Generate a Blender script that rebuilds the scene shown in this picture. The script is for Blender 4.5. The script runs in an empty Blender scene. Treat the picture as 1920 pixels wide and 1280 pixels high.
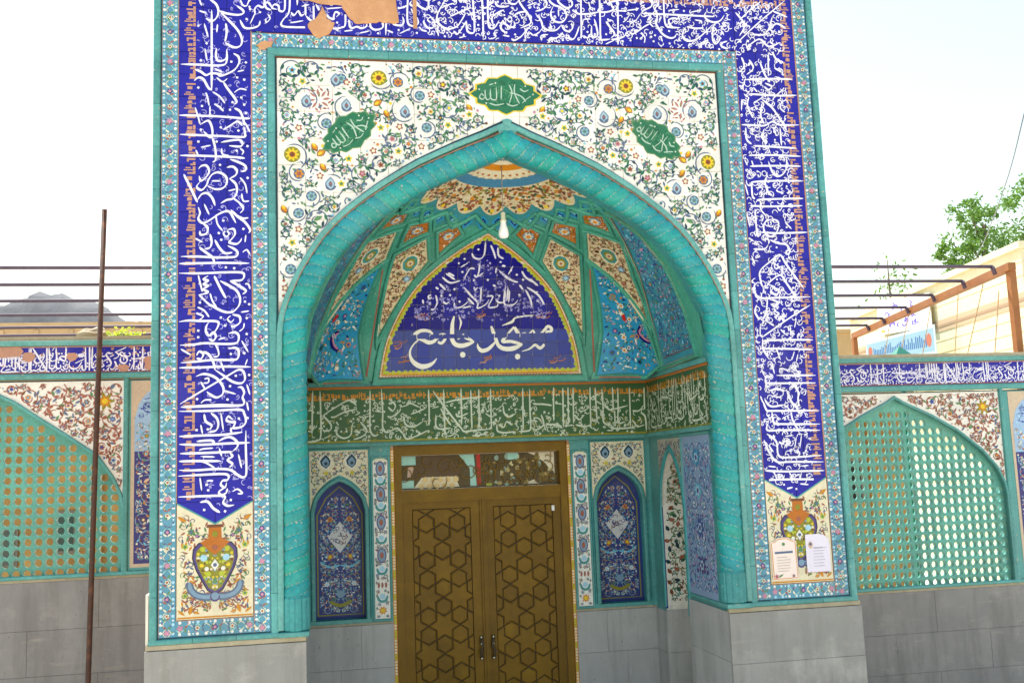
import bpy, bmesh, math, random, json
import numpy as np
from mathutils import Vector, Matrix, geometry

random.seed(7)
S = bpy.context.scene
# ---------------------------------------------------------------- camera, world, sun, exposure
CAM_POS = Vector((-1.37843, -7.39753, 1.37651))
YAW, PITCH, ROLL = math.radians(10.40269), math.radians(7.19792), math.radians(-2.12728)
fw = Vector((math.sin(YAW) * math.cos(PITCH), math.cos(YAW) * math.cos(PITCH), math.sin(PITCH)))
rt = Vector((math.cos(YAW), -math.sin(YAW), 0)); up = rt.cross(fw)
r2 = rt * math.cos(ROLL) + up * math.sin(ROLL); u2 = -rt * math.sin(ROLL) + up * math.cos(ROLL)
cam = bpy.data.cameras.new('camera'); cam.sensor_width = 36; cam.lens = 36 * 1898.016 / 1920
cam.clip_end = 3000
camo = bpy.data.objects.new('camera', cam); S.collection.objects.link(camo)
camo.matrix_world = Matrix(((r2.x, u2.x, -fw.x, CAM_POS.x), (r2.y, u2.y, -fw.y, CAM_POS.y), (r2.z, u2.z, -fw.z, CAM_POS.z), (0, 0, 0, 1)))
S.camera = camo
SUN_EL, SUN_AZ = math.radians(64), math.radians(-34)     # behind the portal, a little to the left
to_sun = Vector((math.sin(SUN_AZ) * math.cos(SUN_EL), math.cos(SUN_AZ) * math.cos(SUN_EL), math.sin(SUN_EL)))
w = bpy.data.worlds.new('World'); S.world = w; w.use_nodes = True
wn = w.node_tree.nodes; wl = w.node_tree.links
sky = wn.new('ShaderNodeTexSky'); sky.sky_type = 'NISHITA'; sky.sun_disc = False
sky.sun_elevation = SUN_EL; sky.sun_rotation = SUN_AZ; sky.air_density = 2.0; sky.dust_density = 2.0; sky.ozone_density = 1.0
bg = wn['Background']; bg.inputs['Strength'].default_value = 0.15
wl.new(sky.outputs[0], bg.inputs[0])
sl = bpy.data.lights.new('sun', 'SUN'); sl.energy = 5.0; sl.angle = math.radians(0.53); sl.color = (1.0, 0.95, 0.87)
so = bpy.data.objects.new('sun', sl); S.collection.objects.link(so)
so.rotation_euler = to_sun.to_track_quat('Z', 'Y').to_euler(); so.location = (-8, 12, 20)
vs = S.view_settings; vs.view_transform = 'Standard'; vs.look = 'None'; vs.gamma = 1; vs.exposure = 0.88
S.cycles.max_bounces = 8; S.cycles.diffuse_bounces = 5; S.cycles.use_denoising = True

# ---------------------------------------------------------------- helpers
COL = S.collection
def lin(h):
    v = [int(h[i:i + 2], 16) / 255 for i in (0, 2, 4)]
    return tuple((c / 12.92 if c <= .04045 else ((c + .055) / 1.055) ** 2.4) for c in v)
PAL = dict(teal='5A9F9A', teal2='3E9493', rope='2C9F9C', lip='66A69E', navy='24404C', blue='24229A', letter='ECE8F4', lilac='A9A4E0',
    tan='BC8B74', orange='D08A22', yellow='E8C832', amber='D98A1E', rust='A2604C', pink='C98AA0', white='EEEADF', cream='E9DDBB',
    green='2C7150', dgreen='2C5F4A', leafg='5C8A58', grey='5E6E88', bluegrey='7F9DB4', paleblue='A9D3E6', sky='6FC0DA', border='5C97AC',
    purple='55457E', brown='7A4A30', mint='A9DCCB', red='C8271C', black='20242A', olive='8E8A2A', lime='B9C23A', frieze='385F38',
    ftext='D3DBC2', deepblue='0C0A70', slate='3C4C9C', rib='4A9E88', vblue='2C96C4', sand='DCCBA2', terra='BE6E22', flesh='D8B49A')
C = {k: lin(v) for k, v in PAL.items()}

def nodes(m):
    m.use_nodes = True; nt = m.node_tree
    return nt, nt.nodes, nt.links, nt.nodes['Principled BSDF']
def add_bump(nt, bs, scale, strength, dist=.01, detail=6, coord='Object'):
    n, l = nt.nodes, nt.links
    tc = n.new('ShaderNodeTexCoord'); nz = n.new('ShaderNodeTexNoise'); nz.inputs['Scale'].default_value = scale; nz.inputs['Detail'].default_value = detail
    bp = n.new('ShaderNodeBump'); bp.inputs['Strength'].default_value = strength; bp.inputs['Distance'].default_value = dist
    l.new(tc.outputs[coord], nz.inputs['Vector']); l.new(nz.outputs['Fac'], bp.inputs['Height']); l.new(bp.outputs[0], bs.inputs['Normal'])
    return tc, nz
MATS = {}
def glaze(name='tile_glaze', rough=.32, amount=.16, bump=.12):
    if name in MATS: return MATS[name]
    m = bpy.data.materials.new(name); nt, n, l, bs = nodes(m)
    at = n.new('ShaderNodeAttribute'); at.attribute_name = 'Col'
    geo = n.new('ShaderNodeNewGeometry')
    big = n.new('ShaderNodeTexNoise'); big.inputs['Scale'].default_value = 3.1; big.inputs['Detail'].default_value = 8; big.inputs['Roughness'].default_value = .65
    fine = n.new('ShaderNodeTexNoise'); fine.inputs['Scale'].default_value = 42; fine.inputs['Detail'].default_value = 4
    l.new(geo.outputs['Position'], big.inputs['Vector']); l.new(geo.outputs['Position'], fine.inputs['Vector'])
    oi = n.new('ShaderNodeObjectInfo')
    def mr(sock, a, b):
        r = n.new('ShaderNodeMapRange'); r.inputs['From Min'].default_value = .25; r.inputs['From Max'].default_value = .75
        r.inputs['To Min'].default_value = a; r.inputs['To Max'].default_value = b; l.new(sock, r.inputs['Value']); return r.outputs[0]
    def mul(a, b):
        x = n.new('ShaderNodeMath'); x.operation = 'MULTIPLY'; l.new(a, x.inputs[0]); l.new(b, x.inputs[1]); return x.outputs[0]
    f = mul(mr(big.outputs['Fac'], 1 - amount, 1 + amount * .5), mr(fine.outputs['Fac'], 1 - amount * .7, 1 + amount * .4))
    rr = n.new('ShaderNodeMapRange'); rr.inputs['To Min'].default_value = .9; rr.inputs['To Max'].default_value = 1.06; l.new(oi.outputs['Random'], rr.inputs['Value'])
    f = mul(f, rr.outputs[0])
    vm = n.new('ShaderNodeVectorMath'); vm.operation = 'SCALE'; l.new(at.outputs['Color'], vm.inputs[0]); l.new(f, vm.inputs['Scale'])
    dust = n.new('ShaderNodeTexNoise'); dust.inputs['Scale'].default_value = 1.3; dust.inputs['Detail'].default_value = 9; dust.inputs['Roughness'].default_value = .7
    l.new(geo.outputs['Position'], dust.inputs['Vector'])
    dr = n.new('ShaderNodeMapRange'); dr.inputs['From Min'].default_value = .52; dr.inputs['From Max'].default_value = .8; dr.inputs['To Max'].default_value = .13
    l.new(dust.outputs['Fac'], dr.inputs['Value'])
    mx = n.new('ShaderNodeMix'); mx.data_type = 'RGBA'; l.new(dr.outputs[0], mx.inputs['Factor']); l.new(vm.outputs[0], mx.inputs[6]); mx.inputs[7].default_value = (*lin('B8A890'), 1)
    ch = n.new('ShaderNodeTexNoise'); ch.inputs['Scale'].default_value = 23; ch.inputs['Detail'].default_value = 5; ch.inputs['Roughness'].default_value = .62
    l.new(geo.outputs['Position'], ch.inputs['Vector']); cr_ = n.new('ShaderNodeMapRange'); cr_.inputs['From Min'].default_value = .69 if name != 'moulding_glaze' else .655; cr_.inputs['From Max'].default_value = .72; l.new(ch.outputs['Fac'], cr_.inputs['Value'])
    m2 = n.new('ShaderNodeMix'); m2.data_type = 'RGBA'; l.new(cr_.outputs[0], m2.inputs['Factor']); l.new(mx.outputs[2], m2.inputs[6]); m2.inputs[7].default_value = (*lin('B9AB92'), 1); mx = m2
    l.new(mx.outputs[2], bs.inputs['Base Color']); bs.inputs['Specular IOR Level'].default_value = .28
    r3 = n.new('ShaderNodeMapRange'); r3.inputs['To Min'].default_value = rough - .08; r3.inputs['To Max'].default_value = rough + .25; l.new(dust.outputs['Fac'], r3.inputs['Value'])
    l.new(r3.outputs[0], bs.inputs['Roughness'])
    bp = n.new('ShaderNodeBump'); bp.inputs['Strength'].default_value = bump; bp.inputs['Distance'].default_value = .008
    l.new(big.outputs['Fac'], bp.inputs['Height']); l.new(bp.outputs[0], bs.inputs['Normal'])
    MATS[name] = m; return m
def rough_mat(name, c1, c2, scale=4, bump=.3, bscale=30, rough=.85, dist=.01, metal=0, rnd=.12, c3=None):
    if name in MATS: return MATS[name]
    m = bpy.data.materials.new(name); nt, n, l, bs = nodes(m)
    geo = n.new('ShaderNodeNewGeometry')
    nz = n.new('ShaderNodeTexNoise'); nz.inputs['Scale'].default_value = scale; nz.inputs['Detail'].default_value = 10; nz.inputs['Roughness'].default_value = .68
    l.new(geo.outputs['Position'], nz.inputs['Vector'])
    cr = n.new('ShaderNodeValToRGB'); cr.color_ramp.elements[0].position = .3; cr.color_ramp.elements[1].position = .7
    cr.color_ramp.elements[0].color = (*lin(c1), 1); cr.color_ramp.elements[1].color = (*lin(c2), 1)
    if c3:
        e = cr.color_ramp.elements.new(.52); e.color = (*lin(c3), 1)
    l.new(nz.outputs['Fac'], cr.inputs[0])
    oi = n.new('ShaderNodeObjectInfo'); rr = n.new('ShaderNodeMapRange'); rr.inputs['To Min'].default_value = 1 - rnd; rr.inputs['To Max'].default_value = 1 + rnd * .6
    l.new(oi.outputs['Random'], rr.inputs['Value'])
    vm = n.new('ShaderNodeVectorMath'); vm.operation = 'SCALE'; l.new(cr.outputs[0], vm.inputs[0]); l.new(rr.outputs[0], vm.inputs['Scale'])
    l.new(vm.outputs[0], bs.inputs['Base Color'])
    bs.inputs['Roughness'].default_value = rough; bs.inputs['Metallic'].default_value = metal
    n2 = n.new('ShaderNodeTexNoise'); n2.inputs['Scale'].default_value = bscale; n2.inputs['Detail'].default_value = 8
    l.new(geo.outputs['Position'], n2.inputs['Vector'])
    bp = n.new('ShaderNodeBump'); bp.inputs['Strength'].default_value = bump; bp.inputs['Distance'].default_value = dist
    l.new(n2.outputs['Fac'], bp.inputs['Height']); l.new(bp.outputs[0], bs.inputs['Normal'])
    MATS[name] = m; return m
GL = glaze()
GLM = glaze('moulding_glaze', .3, .3, .3)
def stone_mat(name, c1, c2, c3, stain):
    m = rough_mat(name, c1, c2, 2.4, .4, 55, .72, .004, rnd=.05, c3=c3); nt = m.node_tree; n, l = nt.nodes, nt.links; bs = n['Principled BSDF']
    src = bs.inputs['Base Color'].links[0].from_socket; geo = n.new('ShaderNodeNewGeometry')
    def layer(src, sc, lo, hi, amt, col, detail=6):
        mp = n.new('ShaderNodeMapping'); mp.inputs['Scale'].default_value = sc; nz = n.new('ShaderNodeTexNoise'); nz.inputs['Scale'].default_value = 1; nz.inputs['Detail'].default_value = detail; nz.inputs['Roughness'].default_value = .7
        l.new(geo.outputs['Position'], mp.inputs['Vector']); l.new(mp.outputs[0], nz.inputs['Vector'])
        r = n.new('ShaderNodeMapRange'); r.inputs['From Min'].default_value = lo; r.inputs['From Max'].default_value = hi; r.inputs['To Max'].default_value = amt; l.new(nz.outputs['Fac'], r.inputs['Value'])
        x = n.new('ShaderNodeMix'); x.data_type = 'RGBA'; l.new(r.outputs[0], x.inputs['Factor']); l.new(src, x.inputs[6]); x.inputs[7].default_value = (*lin(col), 1); return x.outputs[2]
    s = layer(src, (7, 7, .9), .46, .7, .6, stain); s = layer(s, (3.2, 3.2, 4.5), .54, .74, .3, 'B4AEA4'); s = layer(s, (38, 38, 30), .66, .74, .7, '4E4A44', 3); s = layer(s, (2, 2, 14), .6, .66, .35, 'A39C90')
    l.new(s, bs.inputs['Base Color']); return m
M_STONE = stone_mat('pier_stone', '999690', 'ACA79F', '918E88', '7A756E')
M_STONE_BRIGHT = stone_mat('pier_stone_brightened', 'A5A3A0', 'B8B5B1', 'ADABA7', '827E7A')  # same stone as the piers, colour raised for the light the niche lacks
M_WING = stone_mat('wing_stone', '7F7D7B', '918E8A', '868380', '66635F')
M_MORTAR = rough_mat('mortar', '9A8F76', 'B5A98E', 8, .5, 80)
M_GROUT = rough_mat('white_grout', 'D8D0C0', 'E2DACA', 8, .2, 80)
M_JOINT = rough_mat('grey_joint', '86837E', '918D87', 8, .3, 80)
M_PLASTER = rough_mat('bare_plaster', 'B8855C', 'CB9A70', 7, .6, 50, .9, .012, c3='C08E64')
M_CORE = rough_mat('brick_core', 'B99070', 'CBA684', 4, .4, 30)
M_WOOD = rough_mat('door_wood', '6E5006', '86640E', 6, .3, 70, .36, .004, c3='7A5808', rnd=.16)
M_WOOD.node_tree.nodes['Principled BSDF'].inputs['Specular IOR Level'].default_value = .2
M_WOODD = rough_mat('door_groove_wood', '2E1E06', '3C2808', 6, .25, 70, .6, .004)
M_METAL = rough_mat('rusty_iron', '5A3A2A', '7C5238', 9, .4, 90, .75, .004, metal=.3, c3='4C3830')
M_PIPE = rough_mat('painted_pipe', '4A3A48', '5C4A58', 8, .2, 60, .55, .003)
M_GLINT = rough_mat('glint_metal', 'B8B2A4', 'D8D4C8', 9, .1, 90, .25, .002, metal=1)
M_BEAM = rough_mat('rust_orange_paint', '8A5428', '9E6632', 5, .2, 60, .6, .003)
M_CREAMB = rough_mat('cream_render', 'DCD2A8', 'E6DEBC', 2, .3, 40)
M_TANB = rough_mat('tan_render', 'B8996E', 'C9AB80', 2, .3, 40)
M_OCHRE = rough_mat('ochre_brick', '84602A', 'BE9C5C', .9, .4, 30)
M_BULB = rough_mat('white_glass_bulb', 'F2EDE4', 'FAF6F0', 5, 0, 10, .2)
M_PAPER = rough_mat('notice_paper', 'EFE3E0', 'F6EEEC', 6, .05, 50, .6)
M_DARK = rough_mat('dark_void', '14140F', '1E1C16', 4, .1, 20)
def flat(name, c, rough=.7):
    if name in MATS: return MATS[name]
    return rough_mat(name, c, c, 5, .15, 50, rough, .004, rnd=.06)

def link(o, parent=None):
    COL.objects.link(o)
    if parent is not None: o.parent = parent
    return o
def tag(o, label=None, cat=None, group=None, kind=None):
    if label: o['label'] = label
    if cat: o['category'] = cat
    if group: o['group'] = group
    if kind: o['kind'] = kind
    return o
def empty(name, loc=(0, 0, 0)):
    o = bpy.data.objects.new(name, None); o.location = loc; o.empty_display_size = .2
    return link(o)
def setcol(me, col):
    n = len(me.loops)
    a = me.color_attributes.new('Col', 'FLOAT_COLOR', 'CORNER')
    if isinstance(col, tuple):
        arr = np.tile(np.array((*col, 1.0), np.float32), n)
    else:
        cnt = np.empty(len(me.polygons), np.int32); me.polygons.foreach_get('loop_total', cnt)
        arr = np.repeat(np.array([(*c, 1.0) for c in col], np.float32), cnt, axis=0).ravel()
    a.data.foreach_set('color', arr)
def mesh(name, V, F, mat, parent=None, col=None, smooth=False):
    me = bpy.data.meshes.new(name); me.from_pydata([tuple(v) for v in V], [], F); me.update()
    if col is not None: setcol(me, col)
    me.materials.append(mat)
    if smooth: me.polygons.foreach_set('use_smooth', [True] * len(me.polygons))
    o = bpy.data.objects.new(name, me); link(o, parent)
    if parent is not None and parent.type == 'EMPTY': o.matrix_parent_inverse = Matrix.Translation(parent.location).inverted()
    elif parent is not None and parent.parent is not None and parent.parent.type == 'EMPTY': pass
    return o
def boxvf(x0, x1, y0, y1, z0, z1):
    V = [(x0, y0, z0), (x1, y0, z0), (x1, y1, z0), (x0, y1, z0), (x0, y0, z1), (x1, y0, z1), (x1, y1, z1), (x0, y1, z1)]
    F = [(0, 3, 2, 1), (4, 5, 6, 7), (0, 1, 5, 4), (1, 2, 6, 5), (2, 3, 7, 6), (3, 0, 4, 7)]
    return V, F
def box(name, x0, x1, y0, y1, z0, z1, mat, parent=None, col=None, bev=0):
    if bev:
        bm = bmesh.new(); V, F = boxvf(x0, x1, y0, y1, z0, z1)
        vv = [bm.verts.new(v) for v in V]
        for f in F: bm.faces.new([vv[i] for i in f])
        bmesh.ops.bevel(bm, geom=bm.edges[:], offset=bev, segments=2, affect='EDGES', profile=.5)
        V = [v.co.copy() for v in bm.verts]; bm.verts.index_update(); F = [[v.index for v in f.verts] for f in bm.faces]; bm.free()
    else: V, F = boxvf(x0, x1, y0, y1, z0, z1)
    return mesh(name, V, F, mat, parent, col)
def multibox(name, boxes, mat, parent=None, col=None):
    V, F = [], []
    for b in boxes:
        v, f = boxvf(*b); k = len(V); V += v; F += [tuple(i + k for i in q) for q in f]
    return mesh(name, V, F, mat, parent, col)
def tube(name, pts, r, mat, parent=None, n=10, col=None, taper=None):
    V, F = [], []; P = [Vector(p) for p in pts]
    for i, p in enumerate(P):
        d = (P[min(i + 1, len(P) - 1)] - P[max(i - 1, 0)]).normalized()
        a = d.orthogonal().normalized() if i == 0 else (pa - d * pa.dot(d)).normalized()
        pa = a; b = d.cross(a); rr = r if taper is None else r + (taper - r) * i / (len(P) - 1)
        for k in range(n):
            t = 2 * math.pi * k / n; V.append(p + (a * math.cos(t) + b * math.sin(t)) * rr)
    for i in range(len(P) - 1):
        for k in range(n):
            F.append((i * n + k, i * n + (k + 1) % n, (i + 1) * n + (k + 1) % n, (i + 1) * n + k))
    F.append(tuple(range(n))[::-1]); F.append(tuple((len(P) - 1) * n + k for k in range(n)))
    return mesh(name, V, F, mat, parent, col, True)
def lathe(name, prof, cx, cy, mat, parent=None, n=20, col=None):
    V, F = [], []
    for r, z in prof:
        for k in range(n):
            t = 2 * math.pi * k / n; V.append((cx + r * math.cos(t), cy + r * math.sin(t), z))
    for i in range(len(prof) - 1):
        for k in range(n): F.append((i * n + k, i * n + (k + 1) % n, (i + 1) * n + (k + 1) % n, (i + 1) * n + k))
    return mesh(name, V, F, mat, parent, col, True)

def catmull(P, sub=5):
    P = [tuple(p) for p in P]
    if len(P) < 3: 
        return [tuple(a + (b - a) * t / sub for a, b in zip(P[0], P[-1])) for t in range(sub + 1)]
    out = []
    for i in range(len(P) - 1):
        p0 = P[max(i - 1, 0)]; p1 = P[i]; p2 = P[i + 1]; p3 = P[min(i + 2, len(P) - 1)]
        for k in range(sub):
            t = k / sub; t2 = t * t; t3 = t2 * t
            out.append(tuple(.5 * (2 * b + (c - a) * t + (2 * a - 5 * b + 4 * c - d) * t2 + (-a + 3 * b - 3 * c + d) * t3) for a, b, c, d in zip(p0, p1, p2, p3)))
    out.append(P[-1]); return out

class Art:
    """Flat glaze painting: coloured polygons in the (u, v) plane of a tiled surface, painted layer over layer."""
    def __init__(s, clip=None): s.p = []; s.clip = clip
    def poly(s, pts, c, l=1):
        if isinstance(c, str): c = C[c]
        s.p.append((pts, c, l))
    def ok(s, u, v, r=0): return s.clip is None or s.clip(u, v, r)
    def disc(s, u, v, r, c, l=1, n=10, ry=None, rot=0, a0=0):
        if not s.ok(u, v, r): return
        ry = ry or r; cr, sr = math.cos(rot), math.sin(rot); pts = []
        for k in range(n):
            t = 2 * math.pi * k / n + a0; x, y = r * math.cos(t), ry * math.sin(t)
            pts.append((u + x * cr - y * sr, v + x * sr + y * cr))
        s.poly(pts, c, l)
    def cdisc(s, u, v, r, c, l=1, n=12, ry=None):
        ry = ry or r; P = lambda k, f: (u + r * f * math.cos(2 * math.pi * k / n), v + ry * f * math.sin(2 * math.pi * k / n))
        s.poly([P(k, .35) for k in range(n)], c, l)
        for f0, f1 in ((.35, .7), (.7, 1)):
            for k in range(n): s.poly([P(k, f0), P(k, f1), P(k + 1, f1), P(k + 1, f0)], c, l)
    def rhomb(s, u, v, r, c, l=1, rot=.3): s.disc(u, v, r, c, l, 4, r, rot)
    def leaf(s, u, v, a, L, w, c, l=1):
        if not s.ok(u + math.cos(a) * L / 2, v + math.sin(a) * L / 2, L / 2): return
        ca, sa = math.cos(a), math.sin(a); pts = []
        for t, h in ((0, 0), (.25, .8), (.55, 1), (.8, .55), (1, 0), (.8, -.45), (.55, -.8), (.25, -.65)):
            x, y = t * L, h * w / 2; pts.append((u + x * ca - y * sa, v + x * sa + y * ca))
        s.poly(pts, c, l)
    def flower(s, u, v, r, pc, cc, l=1, n=6, halo=None, ring=None, rot=None):
        if not s.ok(u, v, r * 1.15): return
        rot = random.random() if rot is None else rot
        if halo: s.disc(u, v, r * 1.35, halo, l, 14)
        if ring: s.disc(u, v, r * 1.12, ring, l + 1, 14)
        pts = []
        for k in range(n * 4):
            t = 2 * math.pi * k / (n * 4) + rot; rr = r * (.78 + .22 * math.cos(n * (t - rot)))
            pts.append((u + rr * math.cos(t), v + rr * math.sin(t)))
        s.poly(pts, pc, l + 2); s.disc(u, v, r * .45, cc, l + 3, 8)
    def stroke(s, pts, w, c, l=1, nib=None, taper=.25, sub=5, sm=True):
        q = catmull(pts, sub) if sm else [tuple(p) for p in pts]
        if len(q) < 2: return
        hasw = len(q[0]) > 2; n = len(q); Lr, Rr = [], []
        for i in range(n):
            a, b = q[max(i - 1, 0)], q[min(i + 1, n - 1)]
            dx, dy = b[0] - a[0], b[1] - a[1]; d = math.hypot(dx, dy) or 1e-6; dx /= d; dy /= d
            ww = q[i][2] if hasw else w
            if not hasw:
                if nib is not None: ww *= .5 + .55 * abs(math.sin(math.atan2(dy, dx) - nib))
                t = min(i, n - 1 - i) / max(1, n - 1)
                if t < .12: ww *= taper + (1 - taper) * t / .12
            Lr.append((q[i][0] - dy * ww / 2, q[i][1] + dx * ww / 2)); Rr.append((q[i][0] + dy * ww / 2, q[i][1] - dx * ww / 2))
        for i in range(n - 1):
            if s.clip and not (s.clip(*q[i][:2], w / 2 if w else .005) and s.clip(*q[i + 1][:2], w / 2 if w else .005)): continue
            s.poly([Rr[i], Rr[i + 1], Lr[i + 1], Lr[i]], c, l)
    def spiral(s, u, v, r0, turns, a0, w, c, l=1, hand=1):
        n = int(14 * turns) + 4; pts = []
        for k in range(n):
            t = k / (n - 1); a = a0 + hand * t * turns * 2 * math.pi; r = r0 * (1 - t * .8)
            pts.append((u + r * math.cos(a), v + r * math.sin(a)))
        s.stroke(pts, w, c, l, sub=2)
    def mirror(s, u0=0):
        s.p += [([(2 * u0 - p[0], p[1]) for p in pts][::-1], c, l) for pts, c, l in s.p]
    def build(s, name, mapf, parent=None, mat=None, base=.001, dz=.0006, kind=None):
        if not s.p: return None
        UV = np.array([p[:2] for pts, c, l in s.p for p in pts]); H = np.array([base + dz * l + ((i * .6180339887) % 1) * min(dz * .9, .00055) for i, (pts, c, l) in enumerate(s.p) for p in pts])
        V = mapf(UV, H); F = []; k = 0; cols = []
        for pts, c, l in s.p:
            F.append(tuple(range(k, k + len(pts)))); k += len(pts); cols.append(c)
        o = mesh(name, V.tolist(), F, mat or GL, parent, cols)
        if kind: o['kind'] = kind
        return o
def arabesque(a, cl, bb, rnd, radii, vine, leafs, flows, halo=None, w=.008, occ=None, tries=900, l=1, flow=.75, turns=1.25, lf=.36, pack=.9):
    """packed spiral vines with leaflets, each ending in a flower; returns the circles used"""
    pl = list(occ or []); new = []
    for r in radii:
        for _ in range(tries):
            x, z = rnd.uniform(bb[0], bb[1]), rnd.uniform(bb[2], bb[3])
            if not cl(x, z, r * .9) or any((x - b) ** 2 + (z - c) ** 2 < (r + q) ** 2 * pack for b, c, q in pl): continue
            pl.append((x, z, r)); new.append((x, z, r))
    sv = a.clip; a.clip = cl
    for x, z, r in new:
        if r < radii[0] * .24:
            k = rnd.random()
            if k < .5: a.leaf(x - r * .8, z, rnd.uniform(0, 6.28), r * 1.9, r * .8, rnd.choice(leafs), l + 1)
            else: a.disc(x, z, r * .6, rnd.choice(flows), l + 1, 6)
            continue
        a0 = rnd.uniform(0, 6.28); h = rnd.choice((1, -1)); n = max(8, int(13 * turns)); ww = min(w, r * .2); pts = []
        for k in range(n):
            t = k / (n - 1); an = a0 + h * t * turns * 6.2832; rr = r * (1 - t * .62); pts.append((x + rr * math.cos(an), z + rr * math.sin(an)))
            if k < n - 3: a.leaf(pts[-1][0], pts[-1][1], an + (0.9 if k % 2 else -2.2) * h + rnd.uniform(-.3, .3), r * lf + .008, r * lf * .42 + .004, rnd.choice(leafs), l + 1)
        ext = (x + r * 1.5 * math.cos(a0 - h * .5), z + r * 1.5 * math.sin(a0 - h * .5))
        a.stroke([ext] + pts, ww, vine, l, sub=2)
        if rnd.random() < flow: a.flower(x, z, max(r * .33, .007), rnd.choice(flows), rnd.choice(flows), l + 2, rnd.choice((5, 6)), halo)
        else: a.leaf(x - r * .35, z, rnd.uniform(0, 6.28), r * .8, r * .4, rnd.choice(leafs), l + 2)
    a.clip = sv; return pl
def planar(Op, U, V):
    Op, U, V = np.array(Op, float), np.array(U, float), np.array(V, float); N = np.cross(U, V)
    def f(UV, H):
        UV = np.asarray(UV, float); H = np.asarray(H, float)
        return Op + UV[:, :1] * U + UV[:, 1:2] * V + H[:, None] * N
    return f
def molding(name, path, wd, ht, mapf, mat=None, parent=None, col='teal', closed=False, base=0.0, prof=None):
    """A raised strip of trapezoid section following a path drawn on a surface."""
    P = [tuple(p[:2]) for p in path]; n = len(P)
    prof = prof or ((-.5, 0), (-.38, .85), (-.2, 1), (.2, 1), (.38, .85), (.5, 0)); m = len(prof)
    UV, H = [], []
    for i in range(n):
        if closed: a, b, c_ = P[i - 1], P[i], P[(i + 1) % n]
        else: a, b, c_ = P[max(i - 1, 0)], P[i], P[min(i + 1, n - 1)]
        d1 = np.array(b) - np.array(a); d2 = np.array(c_) - np.array(b)
        if np.hypot(*d1) < 1e-9: d1 = d2
        if np.hypot(*d2) < 1e-9: d2 = d1
        d1 = d1 / (np.hypot(*d1) + 1e-12); d2 = d2 / (np.hypot(*d2) + 1e-12)
        t = d1 + d2; t /= (np.hypot(*t) + 1e-9); nn = np.array((-t[1], t[0])); k = 1 / max(.4, float(np.dot(nn, (-d1[1], d1[0]))))
        for q, h in prof:
            UV.append((b[0] + nn[0] * q * wd * k, b[1] + nn[1] * q * wd * k)); H.append(base + h * ht)
    V = mapf(np.array(UV), np.array(H)); F = []
    for i in range(n if closed else n - 1):
        j = (i + 1) % n
        for k in range(m - 1): F.append((i * m + k + 1, i * m + k, j * m + k, j * m + k + 1))
    if not closed: F.append(tuple(range(m))); F.append(tuple((n - 1) * m + k for k in range(m))[::-1])
    return mesh(name, V.tolist(), F, mat or GLM, parent, C[col] if isinstance(col, str) else col)
def rect(u0, u1, v0, v1): return [(u0, v0), (u1, v0), (u1, v1), (u0, v1)]
def arch_pts(c, hw, spring, apex, n=16, full=True, p=.3):
    R = []
    for k in range(n + 1):
        a = -1 + 2 * k / n; s_ = abs(a)
        f = (1 - p) * math.sqrt(max(0, 1 - s_ ** 2.2)) + p * (1 - s_)
        R.append((c + a * hw, spring + (apex - spring) * f))
    return R
def arch_plate(name, u0, u1, v0, v1, arch, mapf, mat, parent, col, depth=.1, jamb=None, bottom=None):
    """A wall panel u0..u1 x v0..v1 with an arched opening; the jambs are turned back by depth."""
    jamb = jamb or col; V, F, cols = [], [], []
    def q(p, hh, c):
        k = len(V); V.extend([(a, b, h) for (a, b), h in zip(p, hh)]); F.append(tuple(range(k, k + len(p)))); cols.append(c)
    a0, a1 = arch[0][0], arch[-1][0]; vb = bottom if bottom is not None else v0
    if a0 > u0 + 1e-4: q(rect(u0, a0, v0, v1), [0] * 4, col)
    if u1 > a1 + 1e-4: q(rect(a1, u1, v0, v1), [0] * 4, col)
    if vb > v0 + 1e-4: q(rect(a0, a1, v0, vb), [0] * 4, col)
    for (xa, ya), (xb, yb) in zip(arch[:-1], arch[1:]): q([(xa, ya), (xb, yb), (xb, v1), (xa, v1)], [0] * 4, col)
    path = [(a0, vb)] + list(arch) + [(a1, vb)]
    for (xa, ya), (xb, yb) in zip(path[:-1], path[1:]): q([(xa, ya), (xa, ya), (xb, yb), (xb, yb)], [0, -depth, -depth, 0], jamb)
    if vb > v0 + 1e-4: q([(a0, vb), (a1, vb), (a1, vb), (a0, vb)], [0, 0, -depth, -depth], jamb)
    V = np.array(V); X = mapf(V[:, :2], V[:, 2])
    return mesh(name, X.tolist(), F, mat, parent, cols)
def inpoly(poly, x, y):
    r = False; j = len(poly) - 1
    for i in range(len(poly)):
        xi, yi = poly[i]; xj, yj = poly[j]
        if (yi > y) != (yj > y) and x < (xj - xi) * (y - yi) / (yj - yi) + xi: r = not r
        j = i
    return r
def dist_poly(poly, x, y):
    m = 9
    for (ax, ay), (bx, by) in zip(poly, poly[1:] + poly[:1]):
        dx, dy = bx - ax, by - ay; t = max(0, min(1, ((x - ax) * dx + (y - ay) * dy) / (dx * dx + dy * dy + 1e-12)))
        m = min(m, math.hypot(x - ax - t * dx, y - ay - t * dy))
    return m
def clipper(poly, marg=0.0): return lambda u, v, r=0: inpoly(poly, u, v) and dist_poly(poly, u, v) > r + marg
def clip_convex(sub, clip):
    out = list(sub)
    for (ax, ay), (bx, by) in zip(clip, clip[1:] + clip[:1]):
        inp, out = out, []
        if not inp: return []
        side = lambda p: (bx - ax) * (p[1] - ay) - (by - ay) * (p[0] - ax)
        for i in range(len(inp)):
            p, q = inp[i - 1], inp[i]; sp, sq = side(p), side(q)
            if (sp >= 0) != (sq >= 0):
                t = sp / (sp - sq); out.append((p[0] + (q[0] - p[0]) * t, p[1] + (q[1] - p[1]) * t))
            if sq >= 0: out.append(q)
    return out
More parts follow.
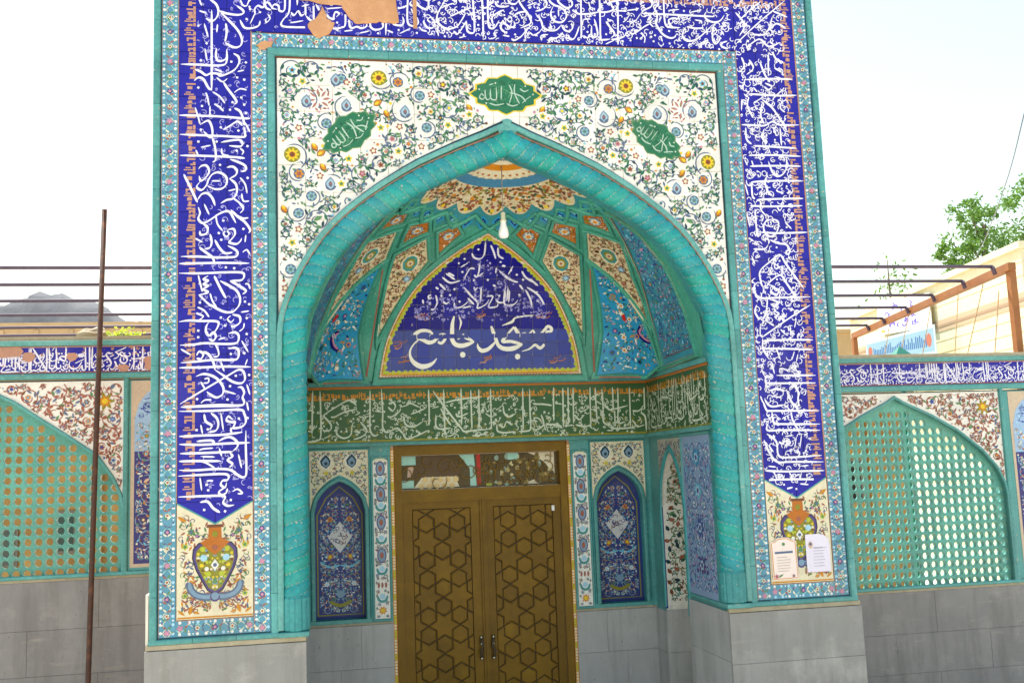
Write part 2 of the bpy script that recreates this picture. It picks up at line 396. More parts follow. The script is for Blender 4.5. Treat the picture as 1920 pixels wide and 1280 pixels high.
def tile_from(name, poly, mapf, parent, col, th=.006, gap=.0015, mat=None):
    """One glazed tile of given outline: face set in by the joint, sides going back."""
    cx = sum(p[0] for p in poly) / len(poly); cy = sum(p[1] for p in poly) / len(poly); n = len(poly)
    def sh(p, g):
        d = math.hypot(p[0] - cx, p[1] - cy) or 1; return (p[0] - (p[0] - cx) / d * g * 1.4, p[1] - (p[1] - cy) / d * g * 1.4)
    UV = [sh(p, gap) for p in poly] + [sh(p, gap + .0015) for p in poly]; H = [0.0] * n + [th] * n
    V = mapf(np.array(UV), np.array(H)); F = [tuple(range(n, 2 * n))] + [(i, (i + 1) % n, n + (i + 1) % n, n + i) for i in range(n)]
    return mesh(name, V.tolist(), F, mat or GL, parent, C[col] if isinstance(col, str) else col)
